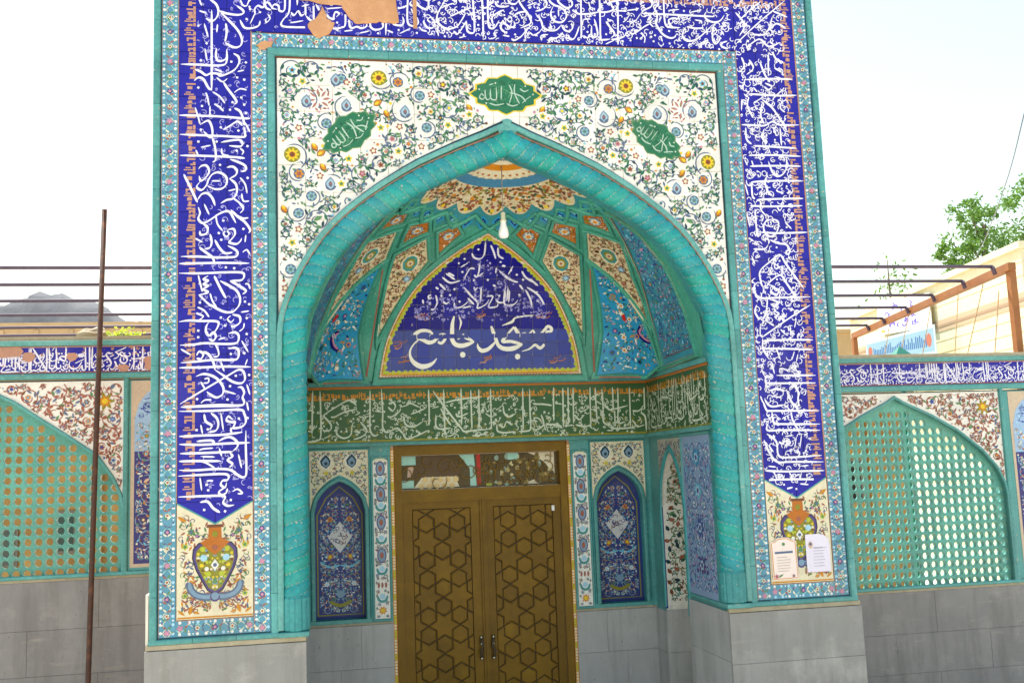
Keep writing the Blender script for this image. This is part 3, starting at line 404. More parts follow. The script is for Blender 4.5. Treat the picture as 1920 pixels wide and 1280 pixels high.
D = json.loads('''{"LB":[[[-2189,4829],[-2189,4525],[-2189,4205]],[[-2279,4909],[-2261,4858]],[[-2207,4912],[-2159,4876],[-2141,4824],[-2153,4772],[-2189,4741],[-2231,4762]],[[-2136,4825],[-2088,4807],[-2004,4798],[-1962,4813],[-1968,4839],[-2010,4870]],[[-2124,4812],[-2064,4750],[-2004,4681],[-1974,4617],[-1980,4565],[-2016,4544],[-2058,4556],[-2094,4580]],[[-2088,4729],[-2082,4658],[-2094,4586]],[[-2147,4720],[-2153,4655]],[[-2243,4722],[-2213,4614]],[[-2237,4529],[-2222,4433]],[[-2407,4401],[-2295,4402],[-2189,4399],[-2106,4406],[-2082,4439],[-2082,4529]],[[-2154,4532],[-2159,4474],[-2142,4436],[-2100,4444],[-2082,4471]],[[-2034,4498],[-1999,4474],[-1993,4429],[-2023,4376],[-2071,4343],[-2124,4322],[-2148,4334]],[[-2307,4366],[-2266,4349],[-2230,4324],[-2189,4339],[-2112,4335]],[[-2313,4277],[-2283,4303],[-2248,4292],[-2213,4229],[-2189,4211]],[[-2154,4308],[-2112,4277],[-2077,4304]],[[-2106,4277],[-2077,4227],[-2041,4177],[-2012,4127],[-2029,4108]],[[-1985,4923],[-1967,4878],[-1937,4873],[-1919,4926]],[[-1871,4830],[-1914,4730]],[[-1986,4760],[-1956,4703],[-1908,4698],[-1853,4720],[-1841,4760]],[[-2029,4197],[-1987,4227],[-1940,4219]],[[-2230,4191],[-2218,4153],[-2207,4090]],[[-2183,4198],[-2130,4162],[-2095,4112]],[[-2171,4378],[-2112,4348]],[[-2005,4358],[-1957,4372]],[[-2278,4818],[-2225,4801]],[[-2417,4014],[-2295,4014],[-2136,4012],[-1976,4003],[-1917,4002]],[[-2411,3870],[-2265,3867],[-2113,3864],[-1965,3861],[-1953,3883],[-1962,3940]],[[-2410,3713],[-2265,3713],[-2113,3710],[-2007,3706],[-1954,3700]],[[-2201,4092],[-2201,4010]],[[-2306,4077],[-2283,4002],[-2271,3951]],[[-2271,3945],[-2218,3978],[-2195,3953],[-2183,3897],[-2189,3853],[-2218,3865],[-2242,3896]],[[-2171,4106],[-2130,4082],[-2106,4051]],[[-2029,4078],[-1988,4054],[-1964,3991],[-1959,3947]],[[-2107,3911],[-2059,3944],[-2006,3977],[-1971,3946]],[[-1953,3972],[-1917,3897]],[[-2124,3816],[-2065,3830],[-1995,3838],[-1971,3813],[-1989,3788],[-2066,3793]],[[-2119,3773],[-2113,3729],[-2066,3717]],[[-1989,3775],[-1965,3751],[-1977,3725]],[[-2183,3853],[-2165,3778],[-2160,3690],[-2183,3665]],[[-2265,3776],[-2195,3793]],[[-2300,3756],[-2282,3713]],[[-2060,3692],[-1995,3668],[-1954,3644],[-1948,3612],[-1984,3599]],[[-2083,3629],[-2042,3636],[-2013,3611],[-2019,3574],[-2060,3548]],[[-2066,3548],[-2019,3505],[-2013,3443],[-2037,3399],[-2084,3386],[-2125,3361]],[[-2282,3613],[-2259,3638],[-2224,3639],[-2206,3596],[-2230,3552],[-2264,3526],[-2276,3563]],[[-2264,3526],[-2293,3482],[-2259,3458],[-2224,3496],[-2212,3533],[-2183,3577],[-2136,3591],[-2089,3560],[-2084,3510],[-2113,3473],[-2165,3466],[-2218,3490]],[[-2383,3574],[-2334,3470],[-2287,3365]],[[-1990,3555],[-1954,3506],[-1940,3437]],[[-2189,3527],[-2130,3528]],[[-2072,3454],[-2019,3468]],[[-2287,3384],[-2258,3427],[-2218,3434],[-2183,3397],[-2165,3342]],[[-1978,3437],[-1967,3381],[-1925,3381]],[[-2037,3399],[-1996,3368],[-1961,3331]],[[-2282,3331],[-2270,3288],[-2281,3244],[-2247,3214],[-2189,3245],[-2148,3276],[-2096,3301],[-2061,3296],[-2037,3252],[-2020,3216]],[[-2055,3314],[-2008,3265],[-1955,3222],[-1920,3167],[-1932,3142]],[[-2241,3356],[-2206,3276]],[[-1996,3364],[-1967,3321],[-1990,3290]],[[-2031,3283],[-1973,3253],[-1932,3256]],[[-2247,3208],[-2218,3183],[-2223,3140],[-2264,3128],[-2270,3158]],[[-2200,3134],[-2189,3079],[-2200,3036],[-2235,3024]],[[-2304,3103],[-2252,3073]],[[-2275,3036],[-2229,3000],[-2183,2963],[-2171,2926]],[[-2160,3276],[-2148,3208],[-2113,3159]],[[-2090,3153],[-2107,3141],[-2090,3116],[-2067,3135],[-2084,3160]],[[-2078,3166],[-2037,3172],[-2026,3135],[-2049,3098],[-2067,3074],[-2020,3061],[-1991,3080],[-1979,3105]],[[-2166,3092],[-2137,3036],[-2096,2994],[-2044,3000]],[[-2078,3049],[-2032,3025],[-2009,3000],[-2020,2969],[-2090,2963],[-2166,2963],[-2292,2969],[-2401,2969]],[[-2412,2917],[-2292,2920],[-2113,2923],[-1927,2920]],[[-2412,2848],[-2263,2847],[-2114,2853],[-1986,2853],[-1963,2829],[-1980,2798],[-2033,2792],[-2062,2792]],[[-2062,2792],[-2009,2762],[-1951,2719],[-1975,2695]],[[-2212,2829],[-2246,2805],[-2212,2793],[-2246,2769],[-2212,2756],[-2246,2732],[-2212,2708],[-2280,2690]],[[-2281,2835],[-2263,2757],[-2252,2714]],[[-2200,2702],[-2183,2647],[-2154,2599]],[[-2275,2690],[-2234,2648],[-2189,2605]],[[-2131,2792],[-2067,2756],[-2015,2719],[-1992,2664],[-1998,2616],[-2021,2586]],[[-2171,2829],[-2137,2756],[-2091,2665]],[[-1974,3000],[-1944,3019],[-1921,2982]],[[-1950,3129],[-1956,3074]],[[-1957,2768],[-1934,2767],[-1922,2731]],[[-2206,2626],[-2148,2589],[-2091,2565],[-2039,2570],[-1998,2612]],[[-2056,2540],[-2079,2516],[-2056,2492],[-2033,2516]],[[-2045,2546],[-1998,2534],[-1993,2491],[-2033,2462],[-2056,2468]],[[-2411,2499],[-2348,2507],[-2263,2503],[-2154,2499],[-2143,2469],[-2171,2421],[-2206,2398],[-2228,2428],[-2223,2470],[-2206,2494]],[[-2206,2398],[-2177,2421],[-2160,2391],[-2177,2361],[-2206,2374]],[[-1964,2485],[-1970,2449],[-1999,2425]],[[-2404,2332],[-2319,2334],[-2234,2344],[-2126,2337],[-2034,2338],[-2005,2359],[-2005,2401],[-2033,2419],[-2074,2411]],[[-2166,2343],[-2143,2289],[-2143,2253],[-2177,2242]],[[-2319,2322],[-2263,2351]],[[-2399,2305],[-2331,2262]],[[-2291,2256],[-2274,2285],[-2245,2267],[-2262,2232],[-2291,2238]],[[-2245,2285],[-2206,2260],[-2177,2206],[-2166,2153]],[[-2398,2207],[-2291,2214],[-2177,2224],[-2034,2222],[-2005,2245],[-2005,2293],[-2034,2308],[-2074,2300]],[[-2409,2172],[-2262,2172],[-2091,2175],[-1919,2169]],[[-2166,2153],[-2114,2116],[-2046,2067],[-1988,2054],[-1960,2083],[-1971,2137],[-2005,2150],[-2069,2115],[-2137,2075],[-2234,2018],[-2347,1950],[-2403,1916]],[[-2296,2108],[-2245,2125],[-2188,2112],[-2143,2081],[-2109,2027],[-2114,1980],[-2154,1957],[-2194,1976],[-2222,2000]],[[-2239,2089],[-2211,2094],[-2211,2065],[-2245,2060]],[[-2262,2072],[-2234,2018]],[[-2011,2025],[-1983,2024],[-1966,1988],[-1977,1953],[-1966,1917],[-1995,1897],[-2149,1904],[-2391,1898]],[[-1949,1923],[-1937,1857]],[[-2262,1919],[-2234,1941],[-2188,1940]],[[-1982,2359],[-1936,2274]],[[-1948,2047],[-1926,1970]],[[-2297,2560],[-2246,2536],[-2280,2506]],[[-2286,2602],[-2240,2578],[-2206,2530]],[[-1987,2564],[-1929,2572]],[[-2143,2367],[-2097,2384]],[[-1942,2226],[-1959,2179]],[[-2126,2211],[-2103,2140]],[[-2103,2003],[-2023,1978]],[[-2397,1895],[-2205,1896],[-2000,1894]],[[-2408,1866],[-2205,1864],[-2000,1867],[-1966,1837],[-1955,1783],[-1978,1749],[-2024,1738],[-2064,1740]],[[-2046,1798],[-2075,1822],[-2086,1793],[-2046,1780],[-2029,1780],[-2041,1745],[-2058,1728],[-2047,1692]],[[-2239,1844],[-2228,1791],[-2188,1761],[-2205,1732]],[[-2194,1849],[-2154,1812],[-2143,1765],[-2160,1725],[-2211,1715]],[[-2126,1847],[-2109,1723]],[[-2407,1691],[-2262,1693],[-2115,1694],[-1978,1708]],[[-2143,1648],[-2103,1670],[-2058,1675],[-2018,1644],[-2013,1609],[-2047,1575]],[[-2407,1636],[-2261,1629],[-2092,1632],[-1927,1633]],[[-2401,1572],[-2261,1571],[-2115,1572],[-2047,1572]],[[-1955,1719],[-1956,1601],[-1953,1426],[-1973,1392],[-2013,1411],[-2064,1448],[-2160,1457],[-2289,1453],[-2406,1457]],[[-2407,1518],[-2289,1517],[-2126,1511]],[[-2272,1519],[-2222,1500],[-2166,1463]],[[-2064,1564],[-2047,1540],[-2081,1518],[-2047,1488],[-2070,1465]],[[-2412,1417],[-2261,1420],[-2115,1421],[-2075,1408],[-2081,1379],[-2115,1374],[-2126,1346],[-2098,1327],[-2087,1362]],[[-2098,1327],[-2138,1300],[-2126,1277],[-2093,1287],[-2081,1321]],[[-2411,1274],[-2261,1273],[-2126,1271],[-2098,1258],[-2110,1224],[-2081,1200],[-2036,1204]],[[-2007,1556],[-1985,1456]],[[-2267,1403],[-2255,1311]],[[-2262,1769],[-2250,1704]],[[-2273,1588],[-2250,1599],[-2177,1603]],[[-2256,1547],[-2166,1541]],[[-2266,1231],[-2216,1234],[-2177,1187],[-2132,1156]],[[-2047,1296],[-2013,1312],[-1980,1282],[-2014,1281]],[[-2290,1653],[-2188,1656],[-2171,1626]],[[-2137,1601],[-2120,1543]],[[-2222,1378],[-2177,1377]]],"LD":[[-2284,4701],[-2225,4568],[-2266,4435],[-2049,4433],[-1945,4431],[-1957,4298],[-2008,4313],[-2283,4227],[-1979,4160],[-1913,4848],[-1938,4769],[-2257,4088],[-1958,4106],[-1946,4042],[-2265,3908],[-2124,3930],[-2000,3908],[-2282,3819],[-2154,3822],[-1936,3792],[-2013,3756],[-2130,3647],[-1936,3553],[-2059,4065],[-2041,4122],[-2107,3233],[-2139,3141],[-2122,3092],[-2032,2884],[-2090,2890],[-1967,3173],[-1958,2640],[-1929,2621],[-2269,2636],[-2125,2526],[-1946,2521],[-2097,2468],[-2280,2434],[-2280,2387],[-1947,2406],[-1965,2268],[-2057,2264],[-2023,2108],[-1931,2112],[-2063,2035],[-2287,1949],[-2080,1941],[-2290,1732],[-2214,1735],[-2003,1805],[-2211,1312],[-2222,1350],[-2238,1178],[-2098,1163],[-2059,1239],[-1943,1807]],"RB":[[[1972,4430],[2116,4442],[2261,4447],[2385,4447]],[[1945,4352],[1971,4423]],[[2191,4672],[2176,4465]],[[2112,4583],[2148,4478],[2187,4416]],[[1999,4311],[2128,4308],[2265,4305],[2411,4313]],[[2030,4235],[2127,4294]],[[2198,4275],[2307,4370]],[[2143,4407],[2199,4381],[2168,4352],[2134,4379]],[[2104,4272],[2186,4205],[2225,4149],[2276,4067],[2301,4011]],[[1997,4283],[1978,4213],[2021,4109]],[[2100,4216],[2087,4132],[2111,4063]],[[1917,4051],[1981,4052],[2110,4049],[2184,4085],[2247,4059],[2414,4063]],[[1951,4031],[1952,3933],[1991,3893]],[[2108,4021],[2088,3950],[2120,3896]],[[2245,4038],[2248,3884]],[[2005,3879],[2147,3875],[2377,3866]],[[2020,4601],[2051,4531],[1989,4473]],[[1956,4620],[1973,4550],[1933,4492]],[[2227,4673],[2259,4610],[2316,4591]],[[2232,4538],[2295,4505]],[[1932,4267],[1925,4169]],[[2039,4369],[2072,4328]],[[2291,4264],[2258,4207],[2298,4166]],[[2187,4022],[2211,3967]],[[1985,3799],[2142,3805],[2408,3800]],[[1964,3709],[2064,3714],[2279,3718],[2401,3716]],[[1982,3757],[1993,3716]],[[2124,3753],[2153,3664],[2193,3630],[2245,3651],[2278,3707],[2284,3791]],[[2116,3642],[2083,3587],[2105,3498],[2139,3471]],[[1962,3578],[2126,3591],[2414,3595]],[[1969,3578],[1968,3469],[1988,3442]],[[2001,3435],[2187,3444],[2402,3450]],[[1942,3386],[2111,3381],[2390,3391]],[[2036,3428],[2031,3360],[2063,3313]],[[2168,3389],[2194,3348],[2227,3403]],[[2125,3279],[2059,3251],[2047,3183],[2093,3136],[2152,3170],[2173,3252],[2125,3279]],[[2018,3170],[2166,3164],[2416,3172]],[[1982,3360],[1984,3197],[1994,3129]],[[2091,3109],[2160,3082],[2230,3069],[2261,3008]],[[1945,3034],[2036,3034],[2074,3068]],[[1925,3763],[1943,3715]],[[1912,3564],[1933,3468]],[[2209,3547],[2178,3512],[2233,3492]],[[2001,3531],[2058,3538]],[[1910,3332],[1929,3210]],[[2220,3321],[2291,3308]],[[2230,3253],[2282,3198]],[[2205,3116],[2263,3130]],[[1902,3128],[1950,3102]],[[2004,2727],[1987,2791],[1992,2861],[2078,2932],[2164,2988],[2211,2917],[2278,2818],[2351,2712]],[[2026,2727],[2082,2783],[2159,2825],[2199,2769],[2279,2642]],[[1941,2763],[1929,2707],[1969,2644],[2116,2643],[2399,2648]],[[1943,2588],[1924,2532],[1956,2469]],[[2084,2713],[2067,2685],[2118,2671],[2135,2706],[2085,2720]],[[1968,2330],[2045,2378],[2153,2446],[2269,2515],[2394,2584]],[[1960,2421],[1955,2351],[1976,2330]],[[2210,2418],[2211,2334]],[[1966,2303],[2165,2307],[2394,2304]],[[1947,2241],[2123,2238],[2388,2227]],[[1973,2296],[1969,2241],[2008,2171]],[[2079,2246],[2109,2148]],[[2231,2216],[2204,2147]],[[2135,2502],[2160,2446]],[[2034,2629],[2020,2545],[1986,2469]],[[1927,2981],[1951,2910]],[[2134,2882],[2187,2896]],[[2090,2896],[2079,2840],[2115,2833]],[[2185,2572],[2239,2600]],[[2198,2558],[2256,2543]],[[2071,2629],[2128,2600],[2073,2566]],[[2086,2538],[2129,2516]],[[2028,2448],[2077,2419]],[[2127,2391],[2168,2349]],[[2266,2473],[2246,2403]],[[2259,2194],[2240,2132]],[[1984,2034],[1973,1980],[2037,1968],[2390,1964]],[[2064,2029],[2394,2023]],[[2035,2137],[2050,2040]],[[2142,1908],[2173,1825],[2213,1776],[2238,1727]],[[2198,1961],[2237,1899],[2232,1837],[2235,1782]],[[1956,1844],[1982,1802],[2024,1787],[2112,1799]],[[1940,1830],[1964,1762],[2000,1754],[2402,1747]],[[2007,1747],[2015,1665],[2050,1651],[2401,1641]],[[1972,1666],[1960,1606],[2083,1602],[2397,1593]],[[2166,1743],[2176,1674],[2221,1591]],[[1951,1579],[2026,1516],[2039,1407],[2132,1391],[2396,1399]],[[1926,1532],[1962,1437],[2022,1361],[2137,1357],[2407,1347]],[[2047,1515],[2075,1501],[2121,1526],[2087,1460]],[[2240,1563],[2217,1456]],[[1944,2083],[1962,2035]],[[1997,1911],[2071,1923],[2120,1901]],[[2008,1870],[2102,1854]],[[2105,2087],[2169,2065]],[[2225,2126],[2235,2064],[2271,2056]],[[1921,1872],[1939,1817]],[[2196,1551],[2174,1457]],[[2261,1549],[2293,1575]],[[1959,1491],[1998,1436]],[[2101,1554],[2167,1559]],[[1947,1330],[2011,1321]],[[2221,1320],[2280,1325]],[[1916,1298],[2074,1285],[2408,1280]],[[1918,1224],[2127,1223],[2410,1212]],[[1987,1288],[2012,1227]],[[2116,1277],[2142,1229]],[[2218,1273],[2199,1220]],[[1951,1189],[2049,1152],[2137,1162]],[[2197,1186],[2269,1177]]],"RD":[[2017,4566],[2257,4589],[1958,4226],[2055,4187],[2294,4109],[2039,3956],[2194,3932],[2309,3928],[2308,4484],[2266,3548],[2276,3493],[2030,3634],[2034,3299],[2120,3218],[2241,3212],[2143,3048],[2025,3668],[2222,3527],[2160,2939],[2127,2790],[2246,2797],[2094,2545],[1975,2521],[2063,2430],[2263,2925],[2155,2377],[2039,2198],[2162,2065],[2104,2080],[2054,1698],[2105,1697],[2215,1714],[2136,1445],[2267,1440],[2007,1557],[2028,1260],[2173,1251],[2260,1251],[2066,1185],[2165,1148]],"FR":[[[-1516,2137],[-1521,1947],[-1526,1752]],[[-1452,2135],[-1448,1945],[-1451,1732],[-1492,1692],[-1579,1683]],[[-1009,2131],[-1013,1933],[-1016,1778],[-982,1723],[-940,1734]],[[-908,2141],[-900,1930],[-903,1799],[-874,1750],[-832,1761]],[[-1431,1915],[-1349,1966],[-1218,2040],[-1171,2033],[-1131,1996]],[[-1431,1915],[-1362,1836],[-1369,1783],[-1433,1779]],[[-1361,1901],[-1326,1900],[-1243,1939],[-1143,1961]],[[-1316,1799],[-1305,1739],[-1247,1708],[-1188,1736],[-1175,1824]],[[-1103,1852],[-1046,1773],[-1082,1721],[-1165,1693]],[[-1114,1900],[-1067,1887],[-1020,1904]],[[-971,1944],[-906,1931]],[[-815,2024],[-785,1987],[-810,1940],[-852,1977]],[[-859,1893],[-824,1886],[-757,1927],[-738,1962]],[[-677,2021],[-563,1964]],[[-726,1974],[-671,1991]],[[-710,1889],[-699,1817],[-628,1791],[-542,1836]],[[-649,1906],[-564,1934],[-509,1962]],[[-725,1734],[-685,1684],[-594,1712],[-496,1757]],[[-832,1761],[-772,1783],[-725,1734]],[[-1559,1960],[-1512,1964]],[[-1561,1782],[-1520,1769]],[[-1315,1858],[-1292,1822]],[[-1140,1782],[-1105,1745]],[[-1428,1708],[-1352,1741]],[[-482,2128],[-481,1944],[-485,1801]],[[-443,2110],[-363,1997],[-282,1884],[-196,1770],[-163,1736],[-62,1744],[74,1751]],[[-345,2125],[-344,1885],[-343,1697]],[[-185,2133],[-185,1937],[-190,1792]],[[-95,2114],[-95,1934],[-95,1756]],[[-21,2118],[-25,1933],[-28,1754]],[[87,2121],[86,1930],[85,1751]],[[390,2120],[385,1922],[381,1742]],[[453,2113],[451,1920],[450,1751],[420,1724],[334,1721]],[[-335,2002],[-188,2032],[4,2044]],[[-421,1899],[-424,1799],[-386,1765],[-285,1773]],[[-375,1953],[-338,1874],[-285,1795]],[[-237,1905],[-215,1871],[-125,1902]],[[-17,1910],[24,1948]],[[138,1794],[141,1732],[209,1714],[306,1722]],[[155,1793],[199,1764],[229,1814],[279,1779]],[[201,1961],[209,1893],[254,1858],[318,1890]],[[-321,1696],[-276,1706],[-219,1743]],[[33,1898],[89,1862],[141,1895]],[[131,1917],[195,1966]],[[476,1976],[574,1962]],[[472,1734],[530,1738],[572,1782]],[[477,1841],[523,1839],[556,1805]],[[-97,1695],[-30,1699],[39,1713]],[[-453,1955],[-391,1970]],[[682,2123],[675,1951],[672,1809]],[[770,2116],[766,1949],[760,1747]],[[820,2120],[815,1948],[810,1770]],[[868,2113],[864,1946],[859,1780]],[[1031,2116],[1026,1942],[1023,1752]],[[1083,2109],[1081,1941],[1086,1786]],[[1145,2101],[1149,1939],[1148,1784],[1226,1752]],[[1248,2111],[1248,1997],[1246,1901]],[[1258,1877],[1258,1817],[1257,1739]],[[1300,2104],[1295,1936],[1290,1780],[1358,1784]],[[1413,2107],[1410,1933],[1405,1729]],[[1557,2104],[1554,1989],[1552,1893]],[[1512,1864],[1554,1821],[1559,1688]],[[598,1776],[707,1773],[748,1736]],[[767,1753],[853,1768]],[[877,1768],[962,1748],[1024,1764]],[[1226,1746],[1256,1721],[1392,1723],[1430,1728],[1456,1751],[1422,1800]],[[908,1910],[944,1891],[1019,1925]],[[1083,1983],[1138,1951]],[[1156,1957],[1203,1902],[1246,1901],[1391,1933]],[[1432,1884],[1495,1882],[1548,1935]],[[485,1968],[576,1966],[660,1952]],[[506,1731],[574,1776],[554,1871]],[[869,1863],[916,1814],[967,1860]],[[691,1974],[758,1961]],[[1175,1706],[1236,1704]],[[1474,1727],[1544,1749]]],"FD":[[-1060,1947],[-1162,1878],[-1270,1768],[-1223,1766],[-1382,1688],[-1323,1692],[-1206,1683],[-599,1754],[-1421,1820],[-1059,1994],[-1030,1683],[-771,1819],[-1274,1881],[-526,2005],[-517,1896],[-429,2010],[-415,1710],[-13,1854],[168,1849],[-134,1963],[-165,1680],[300,2014],[220,2016],[256,1925],[314,1924],[61,2026],[534,1693],[-246,1955],[-145,1780],[30,1797],[590,2024],[686,1708],[540,1695],[733,1677],[873,1673],[1064,1715],[1130,1683],[1372,1694],[1514,1672],[1258,1877],[1337,1850],[926,2028],[979,1991],[1141,2023],[1356,1982],[1509,2033],[626,1881],[1207,1854],[959,1688]],"VP":{"o1":[[292,921,3471],[455,965,3403],[430,1226,3244],[222,1051,3406]],"s1":[[294,892,3487],[363,788,3526],[493,779,3488],[488,922,3416]],"o2":[[529,799,3466],[713,741,3411],[776,983,3281],[521,946,3394]],"s2":[[530,647,3532],[693,573,3482],[723,684,3429],[530,733,3495]],"o3":[[711,573,3473],[863,433,3425],[992,625,3301],[756,693,3408]],"s3":[[673,409,3537],[761,325,3502],[825,354,3462],[699,503,3500]],"k1":[[531,997,3369],[817,1063,3223],[907,1407,2888],[957,1616,2519],[722,1438,2929],[498,1256,3207]],"k2":[[787,767,3371],[1069,645,3242],[1229,888,3012],[1365,1023,2786],[1461,1150,2552],[1156,1107,2969],[876,1076,3188]],"blue":[[907,1094,3158],[1103,1100,3020],[1300,1149,2803],[1441,1194,2568],[1536,1189,2250],[1471,1421,2168],[1058,1677,2201]],"side":[[865,390,3431],[1056,598,3263],[1261,823,2999],[1447,1093,2625],[1549,1145,2226],[1572,362,2251],[1520,414,2579],[1341,345,2966],[1116,355,3255],[948,375,3384]],"lun":[[4,1031,3435],[319,1218,3271],[654,1410,2988],[879,1610,2599],[966,1690,2204]]},"LU":[[[-14,1148,3360],[-14,1248,3267],[-49,1282,3235],[-102,1270,3245],[-125,1235,3277]],[[35,1175,3335],[67,1225,3288],[93,1281,3235]],[[101,1190,3319],[115,1252,3261],[164,1279,3235]],[[-46,1311,3209],[-47,1359,3147],[-63,1396,3095],[-90,1383,3113]],[[-179,1407,3078],[-132,1349,3158],[-87,1350,3158]],[[-7,1371,3130],[-57,1396,3095]],[[107,1341,3169],[104,1375,3124]],[[142,1362,3141],[198,1394,3094],[260,1414,3065]],[[-375,1382,3093],[-301,1423,3049],[-211,1414,3067]],[[-344,1362,3122],[-257,1408,3072]],[[-398,1419,3042],[-338,1455,2990]],[[-176,1448,3014],[-114,1484,2948],[-46,1517,2887],[-44,1544,2839],[27,1528,2869],[58,1505,2911]],[[-19,1446,3019],[-20,1518,2887]],[[-256,1515,2888],[-248,1539,2846],[-189,1536,2852],[-125,1511,2900]],[[-139,1497,2924],[-78,1527,2869]],[[-427,1473,2948],[-412,1510,2888],[-437,1539,2835],[-469,1541,2829]],[[-466,1470,2947],[-492,1471,2941],[-485,1486,2918],[-459,1482,2930]],[[198,1451,3006],[198,1511,2898],[146,1518,2886],[118,1502,2916]],[[239,1461,2988],[238,1517,2885]],[[31,1492,2935],[90,1492,2935],[55,1538,2850],[128,1538,2850],[140,1525,2874]],[[-543,1484,2911],[-536,1507,2876]],[[-360,1509,2895],[-327,1520,2877],[-308,1511,2895]],[[-84,1449,3014],[-70,1462,2990],[-52,1449,3013]],[[-182,1543,2840],[-104,1534,2857]],[[85,1439,3031],[112,1446,3019]],[[-325,1360,3128],[-265,1386,3100]],[[-217,1337,3169],[-137,1303,3214]],[[-403,1447,2995],[-430,1434,3012]],[[135,1361,3143],[243,1409,3072],[313,1421,3051]],[[217,1380,3112],[255,1325,3181]],[[385,1453,2988],[437,1499,2904],[453,1535,2841]],[[395,1439,3009],[502,1468,2944],[566,1514,2860]],[[201,1443,3022],[198,1523,2875],[279,1528,2864],[323,1504,2906]],[[225,1448,3011],[220,1512,2896]],[[326,1432,3031],[363,1454,2989]],[[337,1349,3140],[376,1384,3090],[448,1409,3049]],[[411,1389,3079],[496,1422,3017]]],"LUD":[[-70,1208,3303],[-233,1310,3202],[-196,1364,3135],[177,1331,3180],[46,1316,3203],[-185,1278,3234],[37,1413,3072],[-87,1417,3067],[-260,1455,2996],[-477,1509,2882],[-210,1513,2894],[149,1488,2940],[-375,1481,2942],[-297,1481,2948],[239,1354,3145],[356,1402,3070],[489,1456,2965],[331,1480,2947],[507,1500,2892],[295,1376,3111],[140,1306,3211],[165,1330,3182]],"MJ":[[[-444,1637,2619,14],[-473,1626,2642,24],[-519,1620,2653,28],[-569,1622,2644,31],[-606,1633,2615,35],[-574,1643,2590,31],[-529,1649,2568,28],[-484,1653,2548,33],[-439,1653,2556,28],[-405,1648,2586,25],[-373,1641,2612,28],[-339,1641,2613,25],[-334,1651,2577,25],[-368,1656,2540,23],[-399,1654,2552,20]],[[-586,1640,2602,23],[-529,1644,2597,16],[-484,1643,2603,19],[-447,1637,2619,14]],[[-577,1647,2571,12],[-623,1653,2527,12],[-652,1661,2472,16],[-647,1671,2416,24],[-616,1680,2369,35],[-554,1687,2335,41],[-492,1687,2341,35],[-441,1683,2369,21],[-411,1677,2407,6]],[[-255,1573,2773,12],[-269,1601,2709,29],[-271,1635,2628,35],[-268,1652,2568,35],[-240,1659,2528,35],[-189,1661,2515,35],[-131,1659,2525,31],[-71,1656,2548,14]],[[-71,1656,2548,14],[-131,1650,2583,30],[-177,1645,2605,30],[-220,1652,2570,7]],[[-212,1576,2767,7],[-192,1597,2719,17],[-206,1624,2654,5]],[[-38,1658,2534,5],[-32,1664,2497,23],[1,1668,2468,33],[53,1667,2478,30],[99,1661,2515,24],[126,1656,2545,14]],[[85,1612,2684,16],[105,1633,2635,31],[129,1652,2574,30],[152,1661,2517,30],[192,1665,2487,34],[250,1666,2479,36],[308,1665,2489,36],[376,1660,2519,16]],[[376,1660,2519,16],[314,1657,2537,24],[262,1656,2548,24],[192,1656,2549,26],[228,1648,2595,21],[267,1629,2644,18],[300,1616,2673,23]],[[300,1616,2673,23],[324,1631,2638,31],[356,1647,2599,30],[396,1638,2619,17],[430,1645,2602,29],[455,1634,2625,17],[475,1626,2642,13],[502,1645,2597,26],[542,1640,2607,21],[578,1622,2642,23],[611,1605,2674,26],[645,1612,2655,28],[634,1626,2627,29],[593,1627,2631,26]],[[184,1610,2687,5],[275,1597,2719,24],[303,1582,2751,14],[384,1574,2766,13],[470,1568,2772,10]],[[372,1670,2456,5],[442,1666,2477,14],[495,1659,2511,21],[542,1663,2482,26],[582,1656,2515,21]]],"MJD":[[-175,1673,2434],[331,1677,2409]],"MS":[[-537,1573,2753],[-733,1647,2522],[-734,1672,2390],[20,1577,2765],[563,1569,2759],[35,1682,2378],[694,1677,2371]],"SP":[["sun",-971,4348,63],["sun",-1616,3739,63],["ring",-827,4319,46],["ring",-1568,3593,46],["bud",-987,4141,38],["bud",-1411,3743,38],["bud2",-916,4102,34],["bud2",-1393,3678,34],["bud2",-284,4166,34],["bud2",-1677,3358,34],["bud2",-1453,3832,34],["yel",-1537,4303,29],["yel",-963,3959,29],["yel",-1205,3714,29],["yel",-1262,3521,29],["yel",-287,4081,29],["yel",-454,3992,29],["yel",-835,3779,29],["yel",-1623,3075,29],["teal",-663,4218,42],["teal",-1365,3982,42],["teal",-1481,3425,42],["teal",-1250,4334,42],["teal",-617,3967,42],["teal",-1206,3400,42],["teal",-1575,3295,42],["teal",-1636,2877,42],["palm",-776,4089,55],["palm",-1214,4127,55],["palm",-1340,3520,55],["palm",-1507,4151,55],["palm",-1290,4324,55],["rust",-823,3970,34],["rust",-1211,4306,34],["rust",-578,4229,34],["rust",-1568,3944,34],["rust",-1417,3579,34],["rust",-1576,3175,34],["rust",-1520,3016,34],["rust",-1675,2739,34],["rust",-1022,3779,34],["rust",-661,3820,34],["snow",-1417,4166,102],["vine",-455,4225,161],["vine",-1028,4099,204],["vine",-1601,3731,153],["vine",-931,3959,102],["vine",-1250,4326,170],["vine",-1630,3495,170],["vine",-1260,3705,144],["vine",-1419,3458,170],["vine",-739,3922,191],["vine",-237,4360,127],["vine",-1595,3175,127],["vine",-1604,4189,144]],"MED":[-1197,3920],"CMED":[-3,4247]}''')
mm = lambda p: tuple(v / 1000 for v in p)
FRONT = planar((0, 0, 0), (1, 0, 0), (0, 0, 1))
GROUND = -1.2
# ================================================================ the setting
def grid_ground():
    m = rough_mat('pale_paving', 'C4BBAC', 'D2C9BA', 1.2, .4, 30)
    V = [(-300, -300, GROUND), (300, -300, GROUND), (300, 900, GROUND), (-300, 900, GROUND)]
    o = mesh('ground', V, [(0, 1, 2, 3)], m); tag(o, kind='structure')
grid_ground()

